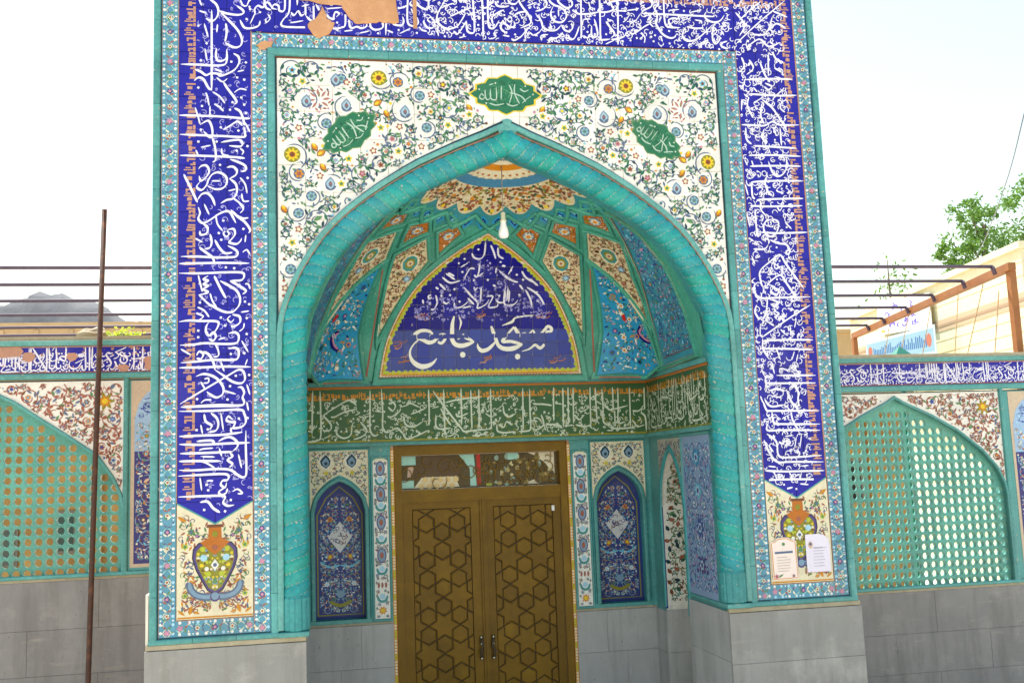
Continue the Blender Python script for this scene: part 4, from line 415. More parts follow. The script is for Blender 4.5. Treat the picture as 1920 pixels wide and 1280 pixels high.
# ================================================================ entrance portal
portal = empty('entrance_portal', (0, 0, GROUND))
tag(portal, 'tall turquoise and blue tiled mosque portal with pointed arch, vaulted niche and wooden door', 'portal')
YB, XS, YF, PW = 1.89, 1.6, 1.78, 2.6             # back wall, side walls, frieze plane, half width of the portal
ZT = 5.187                                        # top of the blue inscription band
# arch outline on the facade (half), from apex to springing
ARCH = [(0, 4.04), (.1, 3.995), (.2, 3.945), (.33, 3.89), (.44, 3.84), (.57, 3.777), (.7, 3.712), (.8, 3.652), (.9, 3.587), (1.0, 3.52), (1.1, 3.445),
        (1.2, 3.366), (1.28, 3.295), (1.36, 3.21), (1.43, 3.125), (1.505, 3.01), (1.58, 2.88), (1.64, 2.745), (1.685, 2.63), (1.712, 2.53), (1.725, 2.42)]
def arch_z(x):
    return float(np.interp(abs(x), [a for a, b in ARCH], [b for a, b in ARCH]))
# --- core masonry behind the tiling
V, F = [], []
def addb(*b):
    v, f = boxvf(*b); k = len(V); V.extend(v); F.extend(tuple(i + k for i in q) for q in f)
for s in (-1, 1):
    a, b = sorted((s * 1.74, s * (PW - .006))); addb(a, b, .012, .925, GROUND, 5.62); addb(a, b, 1.64, 2.3, GROUND, 5.62); addb(a, b, .925, 1.64, 1.62, 5.62); a, b = sorted((s * 1.965, s * (PW - .006))); addb(a, b, .925, 1.64, GROUND, 1.62)
    a, b = sorted((s * 1.62, s * 1.74)); addb(a, b, .06, .12, GROUND, 2.6)
addb(-1.74, 1.74, .16, 2.3, 4.1, 5.62); addb(-1.74, 1.74, 2.02, 2.3, 1.75, 4.1); addb(-1.74, 1.74, .012, .16, 4.5, 5.62)
xs = np.linspace(-1.74, 1.74, 60)
for xa, xb in zip(xs[:-1], xs[1:]):
    za, zb = arch_z(xa) - .06, arch_z(xb) - .06; k = len(V)
    V += [(xa, .012, za), (xb, .012, zb), (xb, .012, 4.5), (xa, .012, 4.5), (xa, .16, za), (xb, .16, zb)]
    F += [(k, k + 1, k + 2, k + 3), (k, k + 4, k + 5, k + 1)]
mesh('core_masonry', V, F, M_CORE, portal)
# --- stone plinth
def stone_run(parent, x0, x1, y0, th, ztop, zbot, mat, rows, joints, nrm='y', sgn=1):
    z = ztop; r = 0
    while z > zbot + .02:
        h = rows[min(r, len(rows) - 1)]; zb = max(zbot, z - h)
        js = [x0] + [j for j in joints[r % len(joints)] if x0 < j < x1] + [x1]
        for a, b in zip(js[:-1], js[1:]):
            jit = random.uniform(-.0015, .0015); g = .0008
            if nrm == 'y': box('stone_slab', a + g, b - g, y0 + jit, y0 + th, zb + g, z - g, mat, parent, bev=.002)
            else:
                xa, xb = sorted((y0 + jit * sgn, y0 + th * sgn)); box('stone_slab', xa, xb, a + g, b - g, zb + g, z - g, mat, parent, bev=.002)
        z = zb; r += 1
plinth = multibox('plinth', [(s * 1.6 if s > 0 else -2.6, 2.6 if s > 0 else -1.6, .0, .012, GROUND, .247) for s in (-1, 1)] +
                  [(-1.6, -.82, YB + .012, YB + .03, GROUND, .065), (.82, 1.6, YB + .012, YB + .03, GROUND, .065)], M_JOINT, portal)
for s in (-1, 1):
    x0, x1 = sorted((s * 1.552, s * 2.626))
    stone_run(plinth, x0, x1, -.028, .03, .248, GROUND, M_STONE, [.372, .37], [[], []])
    stone_run(plinth, .0, .95, s * 1.585, .012, .246, GROUND, M_STONE_BRIGHT, [.372, .37], [[], []], 'x', s)
    stone_run(plinth, 1.585, YB - .004, s * XS - s * .004, .012, .062, GROUND, M_STONE_BRIGHT, [.37, .36], [[], []], 'x', s)
    x0, x1 = sorted((s * .835, s * 1.598))
    stone_run(plinth, x0, x1, YB - .012, .02, .062, GROUND, M_STONE_BRIGHT, [.372, .36], [[s * 1.12], [s * 1.3]])
    a, b = sorted((s * 1.552, s * 2.62)); box('mortar_ledge', a, b, -.022, .02, .25, .285, M_MORTAR, plinth, bev=.006)
    a, b = sorted((s * .83, s * 1.6)); box('mortar_ledge', a, b, YB - .006, YB + .02, .064, .082, M_MORTAR, plinth)
box('bare_render_edge', -2.624, -2.605, .004, .3, .285, .62, M_GROUT, portal)
# --- teal mouldings and floral borders
def frame_strip(name, pts, wd, ht, col='teal', parent=portal, mapf=FRONT, closed=False, base=0):
    if name == 'teal_moulding' and len(pts) == 2:
        (xa, za), (xb, zb) = pts; L = math.hypot(xb - xa, zb - za); n = max(1, round(L / .31)); cc = C[col]
        for k in range(n):
            t0, t1 = k / n + .0012 / L, (k + 1) / n - .0012 / L; v = random.uniform(.9, 1.06)
            molding('moulding_tile', [(xa + (xb - xa) * t0, za + (zb - za) * t0), (xa + (xb - xa) * t1, za + (zb - za) * t1)], wd, ht * random.uniform(.94, 1.06), mapf, GLM, parent, tuple(c * v for c in cc), False, base)
        return None
    return molding(name, pts, wd, ht, mapf, GLM, parent, col, closed, base)
def border_art(path_len, wd, seed):
    """repeat of a light blue floral border, along u = 0..len, v = 0..wd"""
    a = Art(); rnd = random.Random(seed); a.poly(rect(0, path_len, 0, wd), 'border', 0)
    a.poly(rect(0, path_len, wd - .004, wd), 'tan', 1)
    n = int(path_len / .056)
    p = path_len / n
    for i in range(n):
        u = (i + .5) * p; m = wd / 2
        for v in (wd * .14, wd * .86):
            a.disc(u + rnd.uniform(-.004, .004), v, .011, 'white' if rnd.random() < .5 else 'paleblue', 1, 7)
            if i % 2: a.disc(u + p / 2, v, .006, 'white', 1, 6)
        if i % 4 == 0:
            a.flower(u, m, .023, 'purple' if i % 8 else 'pink', 'pink', 1, 5)
        elif i % 4 == 2:
            a.flower(u, m, .018, 'cream', 'rust', 1, 5)
        for sgn in (1, -1):
            a.leaf(u + p / 2, m, sgn * rnd.uniform(.7, 1.3), .034, .014, ('leafg', 'cream', 'grey', 'rust')[rnd.randrange(4)], 2)
            a.stroke([(u - p / 2, m + sgn * .004), (u, m + sgn * .028), (u + p / 2, m + sgn * .004)], .005, rnd.choice(('mint', 'cream', 'bluegrey')), 1, sub=2)
            if rnd.random() < .6: a.leaf(u, m + sgn * .03, rnd.uniform(0, 6.28), .02, .01, rnd.choice(('grey', 'cream', 'pink', 'olive', 'purple')), 3)
    return a
def border(name, p0, p1, wd, seed, flip=1, parent=portal):
    """border strip from p0 to p1 on the facade, width to the left of the direction"""
    L = math.hypot(p1[0] - p0[0], p1[1] - p0[1]); ux, uz = (p1[0] - p0[0]) / L, (p1[1] - p0[1]) / L
    f = planar((p0[0], -.004, p0[1]), (ux, 0, uz), (-uz, 0, ux))
    return border_art(L, wd, seed).build(name, f, parent)
for s in (-1, 1):
    o, i = s * 2.54, s * 2.425
    # outer border: up the outer side; inner border: up the inner side; foot border
    if s < 0:
        border('floral_border', (-2.427, .33), (-2.427, ZT + .11), .113, 1); border('floral_border', (-1.795, .33), (-1.795, 4.667), .11, 2)
    else:
        border('floral_border', (2.54, .33), (2.54, ZT + .11), .113, 3); border('floral_border', (1.905, .33), (1.905, 4.667), .11, 4)
    border('floral_border', (min(s * 1.906, s * 2.426), .33), (max(s * 1.906, s * 2.426), .33), .108, 5 + s)
    frame_strip('teal_moulding', [(s * 2.573, .285), (s * 2.573, 5.36)], .056, .03)
    frame_strip('dark_joint', [(s * 2.542, .325), (s * 2.542, 5.3)], .008, .008, 'navy')
    frame_strip('teal_moulding', [(s * 1.764, .285), (s * 1.764, 4.5)], .06, .022)
    frame_strip('dark_joint', [(s * 1.731, 2.45), (s * 1.731, 4.48)], .012, .006, 'navy')
    frame_strip('teal_moulding', [(s * 1.735, .302), (s * 2.6, .302)], .042, .028, base=.002)
    frame_strip('dark_joint', [(s * 1.795, .326), (s * 2.542, .326)], .008, .006, 'navy')
    frame_strip('blue_edge', [(s * 2.424, 1.232), (s * 2.424, ZT)], .008, .007, 'tan'); frame_strip('blue_edge', [(s * 1.908, 1.232), (s * 1.908, 4.68)], .008, .007, 'tan')
    frame_strip('chevron_edge', [(s * 1.912, 1.227), (s * 2.166, 1.08), (s * 2.42, 1.227)], .014, .008, 'teal')
border('floral_border', (-1.795, 4.562), (1.795, 4.562), .105, 9)
border('floral_border', (-2.54, ZT + .004), (2.54, ZT + .004), .11, 10)
frame_strip('teal_moulding', [(-1.79, 4.527), (1.79, 4.527)], .068, .024); frame_strip('dark_joint', [(-1.735, 4.487), (1.735, 4.487)], .012, .007, 'brown')
frame_strip('teal_moulding', [(-2.6, 5.33), (2.6, 5.33)], .06, .03, base=.002)
# --- blue inscription band: tiles, lettering, small tan kufic line
band = multibox('inscription_band', [(-2.42, -1.91, -.002, .011, 1.1, ZT), (1.91, 2.42, -.002, .011, 1.1, ZT), (-1.91, 1.91, -.002, .011, 4.677, ZT)], GL, portal, lin('3A3690'))
T = .17; TH = (ZT - 1.232) / 23
shared = {}
def sq_tile(u, v, wt, ht, col, par, y=-.002):
    key = (round(wt, 4), round(ht, 4), col)
    if key not in shared:
        o = tile_from('tile', rect(0, wt, 0, ht), FRONT, par, col); shared[key] = o.data
    else:
        o = bpy.data.objects.new('tile', shared[key]); link(o, par)
    o.location = (u, y, v); return o
PATCH = [[(-1.558, 4.944), (-1.204, 4.961), (-.824, 4.98), (-.812, 4.787), (-.861, 4.781), (-.954, 4.789), (-1.043, 4.773), (-1.143, 4.764), (-1.194, 4.825), (-1.241, 4.908), (-1.4, 4.914)],
         [(-1.497, 4.744), (-1.441, 4.789), (-1.38, 4.902), (-1.35, 4.806), (-1.291, 4.766), (-1.332, 4.68), (-1.404, 4.639), (-1.462, 4.674)],
         [(-1.868, 4.569), (-1.833, 4.604), (-1.748, 4.599), (-1.753, 4.549), (-1.811, 4.534), (-1.857, 4.545)]]
for s in (-1, 1):
    for j in range(23):
        for i in range(3):
            x = (1.91 + i * T) if s > 0 else (-2.42 + i * T); sq_tile(x, 1.232 + j * TH, T, TH, 'blue', band)
    c = s * 2.165
    for a, b in ((c - .255, c), (c, c + .255)):
        pts = [(a, 1.232), (a, 1.09 if a == c else 1.232), (b, 1.09 if b == c else 1.232), (b, 1.232)]
        pts = [(a, 1.085), (b, 1.232), (a, 1.232)] if a == c else [(a, 1.232), (b, 1.085), (b, 1.232)]
        tile_from('tile', pts, planar((0, -.002, 0), (1, 0, 0), (0, 0, 1)), band, 'blue')
nx = 22; tw = 3.82 / nx
for i in range(nx):
    for j in range(3): sq_tile(-1.91 + i * tw, 4.677 + j * T, tw, T, 'blue', band)
MAPL = planar((0, -.0085, 0), (1, 0, 0), (0, 0, 1))
def inpatch(x, z): return any(inpoly(p, x, z) for p in PATCH)
def inband(u, v, r=0):
    if inpatch(u, v): return False
    x = abs(u)
    if v > 4.677: return x < 2.42 and v < ZT
    return 1.908 < x < 2.42 and v > 1.232 - (.147 * (1 - abs(x - 2.165) / .255)) + .012
def kufic(a, f, s0, s1, rnd, col='tan', k=1.15):
    """small knotted line; f maps (s along, t across in metres) to (u, v)"""
    s = s0
    while s < s1:
        wd = rnd.uniform(.018, .04) * k; t = rnd.uniform(.030, .062) * k; b = .008 * k
        kind = rnd.randrange(5)
        def q(sa, sb, ta, tb): 
            pts = [f(sa, ta), f(sb, ta), f(sb, tb), f(sa, tb)]
            if sum((p[0] * r[1] - r[0] * p[1]) for p, r in zip(pts, pts[1:] + pts[:1])) < 0: pts = pts[::-1]
            if a.ok(*pts[0]) and a.ok(*pts[2]): a.poly(pts, col, 1)
        if rnd.random() < .55: q(s, s + wd, 0, .016 * k)
        elif rnd.random() < .6: q(s, s + wd * .9, .024 * k, .042 * k)
        if kind == 0: q(s, s + b * 1.4, 0, t)
        elif kind == 1: q(s, s + b * 1.4, 0, t); q(s + wd - b * 1.3, s + wd, 0, t * .9)
        elif kind == 2: q(s, s + wd * .8, t - .012 * k, t); q(s + wd * .4, s + wd * .4 + b * 1.4, 0, t)
        elif kind == 3: q(s, s + wd * .7, .02 * k, .05 * k)
        elif kind == 4: q(s, s + b, .01 * k, .07 * k); q(s + b * 1.7, s + b * 2.7, .03 * k, .06 * k)
        s += wd + rnd.uniform(.0, .008) * k
rnd = random.Random(3)
KL = Art(inband)
kufic(KL, lambda s, t: (-2.302 - t, s), 1.25, 5.15, rnd); kufic(KL, lambda s, t: (2.315 + t, s), 1.25, 5.15, rnd)
kufic(KL, lambda s, t: (s, 5.05 + t), -2.3, 2.3, rnd)
KL.build('kufic_line', MAPL, band, kind='stuff')
LT = Art(inband)
LB = [[mm(p) for p in s] for s in D['LB']]; LD = [mm(p) for p in D['LD']]
RB = [[mm(p) for p in s] for s in D['RB']]; RD = [mm(p) for p in D['RD']]
def plen(s): return sum(math.hypot(b[0] - a[0], b[1] - a[1]) for a, b in zip(s[:-1], s[1:]))
def write(a, strokes, dots, w, col='letter', l=3, nib=.9, dot=.014):
    for s in strokes:
        L = plen(s); ww = w if L > .14 * w / .018 else w * .72
        a.stroke(s, ww, col, l, nib)
    for d in dots: a.rhomb(d[0], d[1], dot, col, l, random.uniform(0, .8))
write(LT, LB, LD, .0175, dot=.011); write(LT, RB, RD, .0165, dot=.010)
# along the top the line runs on: same hand, turned to stand upright
def turned(S_, x0, z0, sc, ang=0):
    return [[(x0 - (4.70 - p[1]) * sc, z0 + (-p[0] - 1.91) * sc) for p in s] for s in S_]
write(LT, turned(LB, 1.62, 4.677, 1), [turned([[d]], 1.62, 4.677, 1)[0][0] for d in LD], .0165, dot=.0105)
CR = [[(1.911, 4.726), (2.1, 4.9), (2.368, 5.123)], [(1.958, 4.933), (2.06, 5.03), (2.155, 5.103)], [(2.0, 4.70), (2.12, 4.78), (2.2, 4.72), (2.3, 4.76)], [(2.2, 4.85), (2.28, 4.92), (2.36, 4.88)], [(2.05, 4.82), (2.18, 4.83), (2.25, 4.98)], [(1.95, 4.80), (2.0, 4.9), (1.93, 5.0)], [(2.25, 5.03), (2.38, 4.98)], [(-2.1, 5.15), (-2.13, 5.0), (-2.2, 4.93)]]
write(LT, CR, [(2.1, 4.96), (2.3, 4.85), (2.02, 4.76), (1.96, 5.06)], .0165)
def tendrils(a, f, n, rnd, col='lilac', w=.0065, R=.5, sz=.05):
    for _ in range(n):
        u, v = f(rnd.random(), rnd.random())
        if not a.ok(u, v): continue
        t = rnd.uniform(0, 6.28); r = rnd.uniform(.4, 1) * sz; h = rnd.choice((-1, 1))
        pts = [(u + r * math.cos(t + h * k * .9) * (1 - k * .13), v + r * math.sin(t + h * k * .9) * (1 - k * .13)) for k in range(5)]
        a.stroke(pts, w, col, 2, sub=2)
        if rnd.random() < .5: a.rhomb(u, v, w * 1.1, col, 2)
tendrils(LT, lambda p, q: (-2.27 + .36 * p, 1.2 + 3.9 * q), 330, rnd, 'lilac', .0055, sz=.028)
tendrils(LT, lambda p, q: (1.915 + .40 * p, 1.2 + 3.9 * q), 900, rnd, 'letter', .0065, sz=.036)
tendrils(LT, lambda p, q: (-.6 + 2.5 * p, 4.68 + .42 * q), 480, rnd, 'letter', .0065, sz=.034)
tendrils(LT, lambda p, q: (-1.9 + 1.4 * p, 4.68 + .42 * q), 160, rnd, 'lilac', .0055, sz=.03)
LT.build('lettering', MAPL, band, kind='stuff')
for p in PATCH:
    c0 = (sum(q[0] for q in p) / len(p), sum(q[1] for q in p) / len(p)); n = len(p)
    J = []
    for a_, b_ in zip(p, p[1:] + p[:1]):
        for t in (0, .35, .7): J.append((a_[0] + (b_[0] - a_[0]) * t + random.uniform(-.007, .007), a_[1] + (b_[1] - a_[1]) * t + random.uniform(-.007, .007)))
    n = len(J); UV = np.array(J + [(c0[0] + (q[0] - c0[0]) * .9, c0[1] + (q[1] - c0[1]) * .9) for q in J]); Vp = FRONT(UV, np.array([.012] * n + [.02] * n))
    mesh('bare_plaster_patch', Vp.tolist(), [tuple(range(n, 2 * n))] + [(i, (i + 1) % n, n + (i + 1) % n, n + i) for i in range(n)], M_PLASTER, band)
frame_strip('apex_cap', [(-.03, 4.012), (0, 4.022), (.03, 4.012)], .06, .034, 'lip')
frame_strip('apex_cap', [(-.07, 3.95), (0, 3.975), (.07, 3.95)], .07, .03, 'lip')
box('plaster_crack', -.70, -.672, -.02, -.004, 4.75, 5.1, M_PLASTER, band)
# --- spandrel with white tiles and painted flowers
spandrel = mesh('spandrel_panel', *(lambda V_, F_: (V_, F_))(
    [(x, .006, arch_z(x) + .004) for x in np.linspace(-1.725, 1.725, 61)] + [(x, .006, 4.482) for x in np.linspace(-1.725, 1.725, 61)],
    [(i, i + 1, 62 + i, 61 + i) for i in range(60)]), M_GROUT, portal)
SPM = planar((0, .006, 0), (1, 0, 0), (0, 0, 1)); ts = 3.45 / 17; tv = .205
for i in range(17):
    for j in range(11):
        x0, x1 = -1.725 + i * ts, -1.725 + (i + 1) * ts; z1 = 4.482 - j * tv; z0 = z1 - tv
        xs = np.linspace(x0, x1, 6); lo = [max(z0, arch_z(x) + .006) for x in xs]
        if min(lo) > z1 - .02: continue
        keep = [(x, l) for x, l in zip(xs, lo) if l < z1 - .004]
        if len(keep) < 2: continue
        poly = [(float(x), float(l)) for x, l in keep] + [(float(keep[-1][0]), z1), (float(keep[0][0]), z1)]
        tile_from('tile', poly, SPM, spandrel, 'white')
def inspan(u, v, r=0): return abs(u) < 1.715 - r and v < 4.474 - r and v > arch_z(u) + .018 + r * 1.25
SA = Art(inspan); rs = random.Random(21); occ = []
for t, x, z, r in D['SP']:
    x, z, r = x / 1000, z / 1000, r / 1000
    if t == 'vine': continue
    if t in ('sun', 'palm', 'teal', 'ring'):
        SA.spiral(x, z, r * 2.0, 1.0, rs.uniform(0, 6), .009, 'grey', 1, rs.choice((1, -1)))
        for k in range(7):
            a = k * .9 + rs.uniform(0, .4); SA.leaf(x + r * 1.75 * math.cos(a), z + r * 1.75 * math.sin(a), a + 1.2, r * .8, r * .34, rs.choice(('leafg', 'grey', 'dgreen')), 2)
    occ.append((x, z, r * (1.9 if t in ('sun', 'palm', 'teal', 'ring') else 1.25)))
    if t == 'sun': SA.flower(x, z, r * .86, 'yellow', 'amber', 2, 9, 'white', 'olive', 0); SA.disc(x, z, r * .3, 'brown', 6, 8)
    elif t == 'ring': SA.flower(x, z, r * .8, 'orange', 'rust', 2, 6, 'white', 'grey')
    elif t in ('bud', 'bud2'):
        SA.leaf(x - r * .7, z - r * .3, .6 if t == 'bud' else -.9, r * 2.1, r * 1.5, 'brown', 2); SA.leaf(x - r * .6, z - r * .2, .6 if t == 'bud' else -.9, r * 1.8, r * 1.2, 'orange', 3); SA.leaf(x - r * .5, z - r * .1, .6 if t == 'bud' else -.9, r * 1.1, r * .6, 'yellow', 4); SA.leaf(x - r, z, 2.2, r * 1.3, r * .5, 'leafg', 2)
    elif t == 'yel': SA.flower(x, z, r, 'yellow', 'leafg', 2, 5, 'white')
    elif t == 'teal': SA.flower(x, z, r * .85, lin('86B4BE'), 'olive', 2, 6, 'white', 'grey'); SA.disc(x, z, r * .3, lin('4E7E92'), 6, 7)
    elif t == 'palm':
        SA.disc(x, z, r * 1.25, 'white', 2, 12); SA.leaf(x, z - r, 1.57, r * 2.0, r * 1.6, lin('8098AC'), 3); SA.leaf(x, z - r * .75, 1.57, r * 1.45, r * 1.1, lin('A9C0C8'), 4); SA.leaf(x, z - r * .5, 1.57, r * .9, r * .6, 'grey', 5); SA.disc(x, z, r * .18, 'rust', 6, 6); SA.leaf(x, z - r * .9, 2.4, r, r * .5, 'grey', 4); SA.leaf(x, z - r * .9, .7, r, r * .5, 'grey', 4)
    elif t == 'rust': SA.flower(x, z, r * .9, 'rust', 'cream', 2, 5, 'white')
    elif t == 'snow':
        for k in range(8):
            a = k * math.pi / 4; SA.leaf(x + r * .25 * math.cos(a), z + r * .25 * math.sin(a), a + .2, r * .6, r * .2, lin('B07A70'), 2); SA.leaf(x + r * .7 * math.cos(a + .35), z + r * .7 * math.sin(a + .35), a + 1.5, r * .34, r * .14, 'rust', 3); SA.disc(x + r * .95 * math.cos(a), z + r * .95 * math.sin(a), .008, 'pink', 3, 6)
MEDX, MEDZ = mm(D['MED']); occ.append((MEDX, MEDZ, .20)); occ.append((0, 4.247, .27))
arabesque(SA, inspan, (-1.72, 0.02, 2.6, 4.48), rs, [.088, .074, .06, .047, .036, .027, .02, .015, .011], 'grey', ['dgreen', 'leafg', 'leafg', 'grey', 'green', 'navy'],
          ['rust', 'orange', 'rust', 'sky', 'bluegrey', 'pink', 'brown', 'yellow'], None, .0085, occ, 2600, lf=.5, pack=.78)
def med(a, cx, cz, sx, sz, rot, rim='yellow', pts=None):
    cr, sr = math.cos(rot), math.sin(rot)
    def tf(p, k=1): return (cx + (p[0] * sx * cr - p[1] * sz * sr) * k, cz + (p[0] * sx * sr + p[1] * sz * cr) * k)
    out = []
    for k in range(48):
        t = 2 * math.pi * k / 48; r = (1 / (abs(math.cos(t)) ** 1.6 + abs(math.sin(t)) ** 1.6) ** (1 / 1.6)) * (1 + .07 * math.cos(t * 12)); out.append((r * math.cos(t), r * math.sin(t)))
    sv = a.clip; a.clip = None
    a.poly([tf(p, 1.07) for p in out], rim, 3); a.poly([tf(p) for p in out], 'green', 4)
    gr_ = random.Random(int(cx * 100) + 7)
    for _ in range(60):
        p = (gr_.uniform(-.8, .8), gr_.uniform(-.7, .7))
        if abs(p[0]) + abs(p[1]) < .95: a.spiral(*tf(p), .018, .8, gr_.uniform(0, 6), .0045, gr_.choice((lin('5E9A6E'), lin('1E553C'))), 5, 1)
    W = [[(-.12, .5), (-.14, -.3)], [(-.28, .38), (-.28, -.2), (-.36, -.32), (-.46, -.2), (-.46, .3)], [(-.46, -.2), (-.56, -.32), (-.62, -.15), (-.62, .25)], [(-.62, -.1), (-.7, -.3), (-.8, -.2), (-.74, .0), (-.66, -.12)],
         [(.12, .55), (.2, .1), (.1, -.5)], [(.3, .6), (.28, .1), (.42, -.5)], [(.12, .1), (.3, .05), (.5, -.1), (.62, -.38)], [(.45, .35), (.58, .2), (.72, .3)], [(.02, -.5), (.2, -.62), (.38, -.52)], [(.5, -.45), (.66, -.2), (.78, -.05)], [(-.5, .5), (-.36, .58)], [(-.05, -.5), (-.3, -.6), (-.5, -.5)]]
    for s_ in W: a.stroke([tf(p) for p in s_], .0105, lin('B4CDB8'), 6, .8)
    for p in ((.62, .5), (-.3, .62), (-.8, .25), (.85, .05), (-.6, -.5)): a.rhomb(*tf(p), .008, 'ftext', 6)
    a.clip = sv
SPL = SA
L0 = len(SA.p); SA.mirror(0)
med(SA, MEDX, MEDZ, .215, .125, .62, 'leafg'); med(SA, -MEDX, MEDZ, .215, .125, -.62, 'leafg'); med(SA, 0, 4.247, .255, .145, 0)
SA.build('painted_flowers', planar((0, .0, 0), (1, 0, 0), (0, 0, 1)), spandrel, kind='stuff')
path = [(-x, z) for x, z in ARCH[::-1]] + ARCH[1:]
frame_strip('dark_joint', [(x, z + .004) for x, z in path], .014, .008, 'navy')
# --- rope columns and rope arch
def offset_curve(P, d):
    out = []
    for i in range(len(P)):
        a, b = P[max(0, i - 1)], P[min(len(P) - 1, i + 1)]; dx, dz = b[0] - a[0], b[1] - a[1]; L = math.hypot(dx, dz)
        dd = d[i] if hasattr(d, '__len__') else d
        out.append((P[i][0] + dz / L * dd, P[i][1] - dx / L * dd))
    return out
nA = len(ARCH); dd = np.linspace(.155, .098, nA)
ctr = offset_curve(ARCH, dd); ctr[0] = (0, ARCH[0][1] - .155 / math.cos(math.radians(24)))
lipo = offset_curve(ARCH, np.linspace(.03, .008, nA)); lipo[0] = (0, ARCH[0][1] - .032)
RC = [p for p in ctr if p[0] < 1.60]
RC = [(-.055, RC[0][1] + .024)] + RC + [(1.612, 2.5), (1.62, 2.3), (1.622, 1.9), (1.622, 1.2), (1.622, .56)]
def rope(name, P, yc, R, hand, parent):
    q = catmull(P, 14); acc = [0]
    for a, b in zip(q[:-1], q[1:]): acc.append(acc[-1] + math.hypot(b[0] - a[0], b[1] - a[1]))
    n = int(acc[-1] / .008); s = np.linspace(0, acc[-1], n); X = np.interp(s, acc, [p[0] for p in q]); Z = np.interp(s, acc, [p[1] for p in q])
    tx, tz = np.gradient(X), np.gradient(Z); L = np.hypot(tx, tz); tx /= L; tz /= L; nxx, nzz = -tz, tx
    K = 36; ph = np.linspace(0, 2 * math.pi, K, endpoint=False); Pp = np.meshgrid(ph, s); PH, SS = Pp
    phase = (2 * PH * hand + 2 * math.pi * SS / .085) / 2; g = np.abs(np.sin(phase)); rr = R * (1 - .10 * (1 - g) ** 1.8)
    ca, sa = np.cos(PH), np.sin(PH)
    V_ = np.stack([X[:, None] + nxx[:, None] * ca * rr, yc - sa * rr, Z[:, None] + nzz[:, None] * ca * rr], -1).reshape(-1, 3)
    F_, cols = [], []
    base, tan_ = np.array(C['rope']), np.array(lin('84A592')); tr_ = random.Random(40); tones = [np.array((tr_.uniform(.8, 1.3), tr_.uniform(.9, 1.05), tr_.uniform(.88, 1.04))) for _ in range(23)]
    for i in range(n - 1):
        for k in range(K):
            k2 = (k + 1) % K; F_.append((i * K + k, i * K + k2, (i + 1) * K + k2, (i + 1) * K + k))
            gg = g[i, k]; cols.append(tuple(tan_) if gg < .09 else tuple(base * tones[int(math.floor(phase[i, k] / math.pi)) % 23]))
    return mesh(name, V_.tolist(), F_, GLM, parent, cols, True)
for s in (-1, 1):
    P = [(s * x, z) for x, z in RC]
    r_ = rope('rope_column', P, .035, .094, s, portal)
    # fluted foot
    V_, F_ = [], []; K = 48
    for z in (.318, .33, .54, .57):
        for k in range(K):
            t = 2 * math.pi * k / K; rr = (.098 if z in (.33, .54) else .085) * (1 - .07 * (k % 4 == 0)); V_.append((s * 1.622 + rr * math.cos(t), .035 + rr * math.sin(t), z))
    for i in range(3):
        for k in range(K): F_.append((i * K + k, i * K + (k + 1) % K, (i + 1) * K + (k + 1) % K, (i + 1) * K + k))
    mesh('fluted_foot', V_, F_, GLM, r_, C['teal2'])
    a, b = sorted((s * 1.53, s * 1.735)); box('foot_block', a, b, -.06, .14, .286, .32, GLM, r_, C['teal'], bev=.006)
# lip between rope and spandrel, and the soffit turning into the niche
lip = [(x, z) for x, z in lipo] ; lipi = offset_curve(ARCH, np.linspace(.075, .02, nA)); lipi[0] = (0, ARCH[0][1] - .08)
for s in (-1, 1):
    A_ = [(s * x, z) for x, z in lipo] + [(s * 1.722, 2.2), (s * 1.722, .33)]
    frame_strip('arch_lip', A_ if s > 0 else A_, .05, .03, 'lip'); B_ = [(s * x, z) for x, z in lipi]
    frame_strip('ochre_line', B_, .009, .028, 'tan')
    inn = offset_curve(ARCH, np.linspace(.222, .17, nA)); inn[0] = (0, ARCH[0][1] - .228)
    prof = [(s * x, z) for x, z in inn if x < 1.56] + [(s * 1.555, 2.35), (s * 1.555, 2.2)]
    n = len(prof); V_ = []
    mid = offset_curve(ARCH, np.linspace(.16, .1, nA)); mid = [(s * x, z) for (x, z), (x2, _) in zip(mid, inn) if x2 < 1.56] + [(s * 1.62, 2.35), (s * 1.62, 2.2)]
    V_ = [(x, .03, z) for x, z in mid] + [(x, .115, z) for x, z in prof] + [(x, .20, z) for x, z in prof]
    F_ = []
    for i in range(n - 1):
        for r in range(2):
            q = (r * n + i, r * n + i + 1, (r + 1) * n + i + 1, (r + 1) * n + i); F_.append(q if s < 0 else q[::-1])
    mesh('arch_soffit', V_, F_, GLM, portal, C['teal2'])
    # vertical jamb behind the column
    a, b = sorted((s * 1.585, s * 1.66)); box('column_jamb', a, b, .08, .26, .25, 2.22, GLM, portal, C['teal2'])
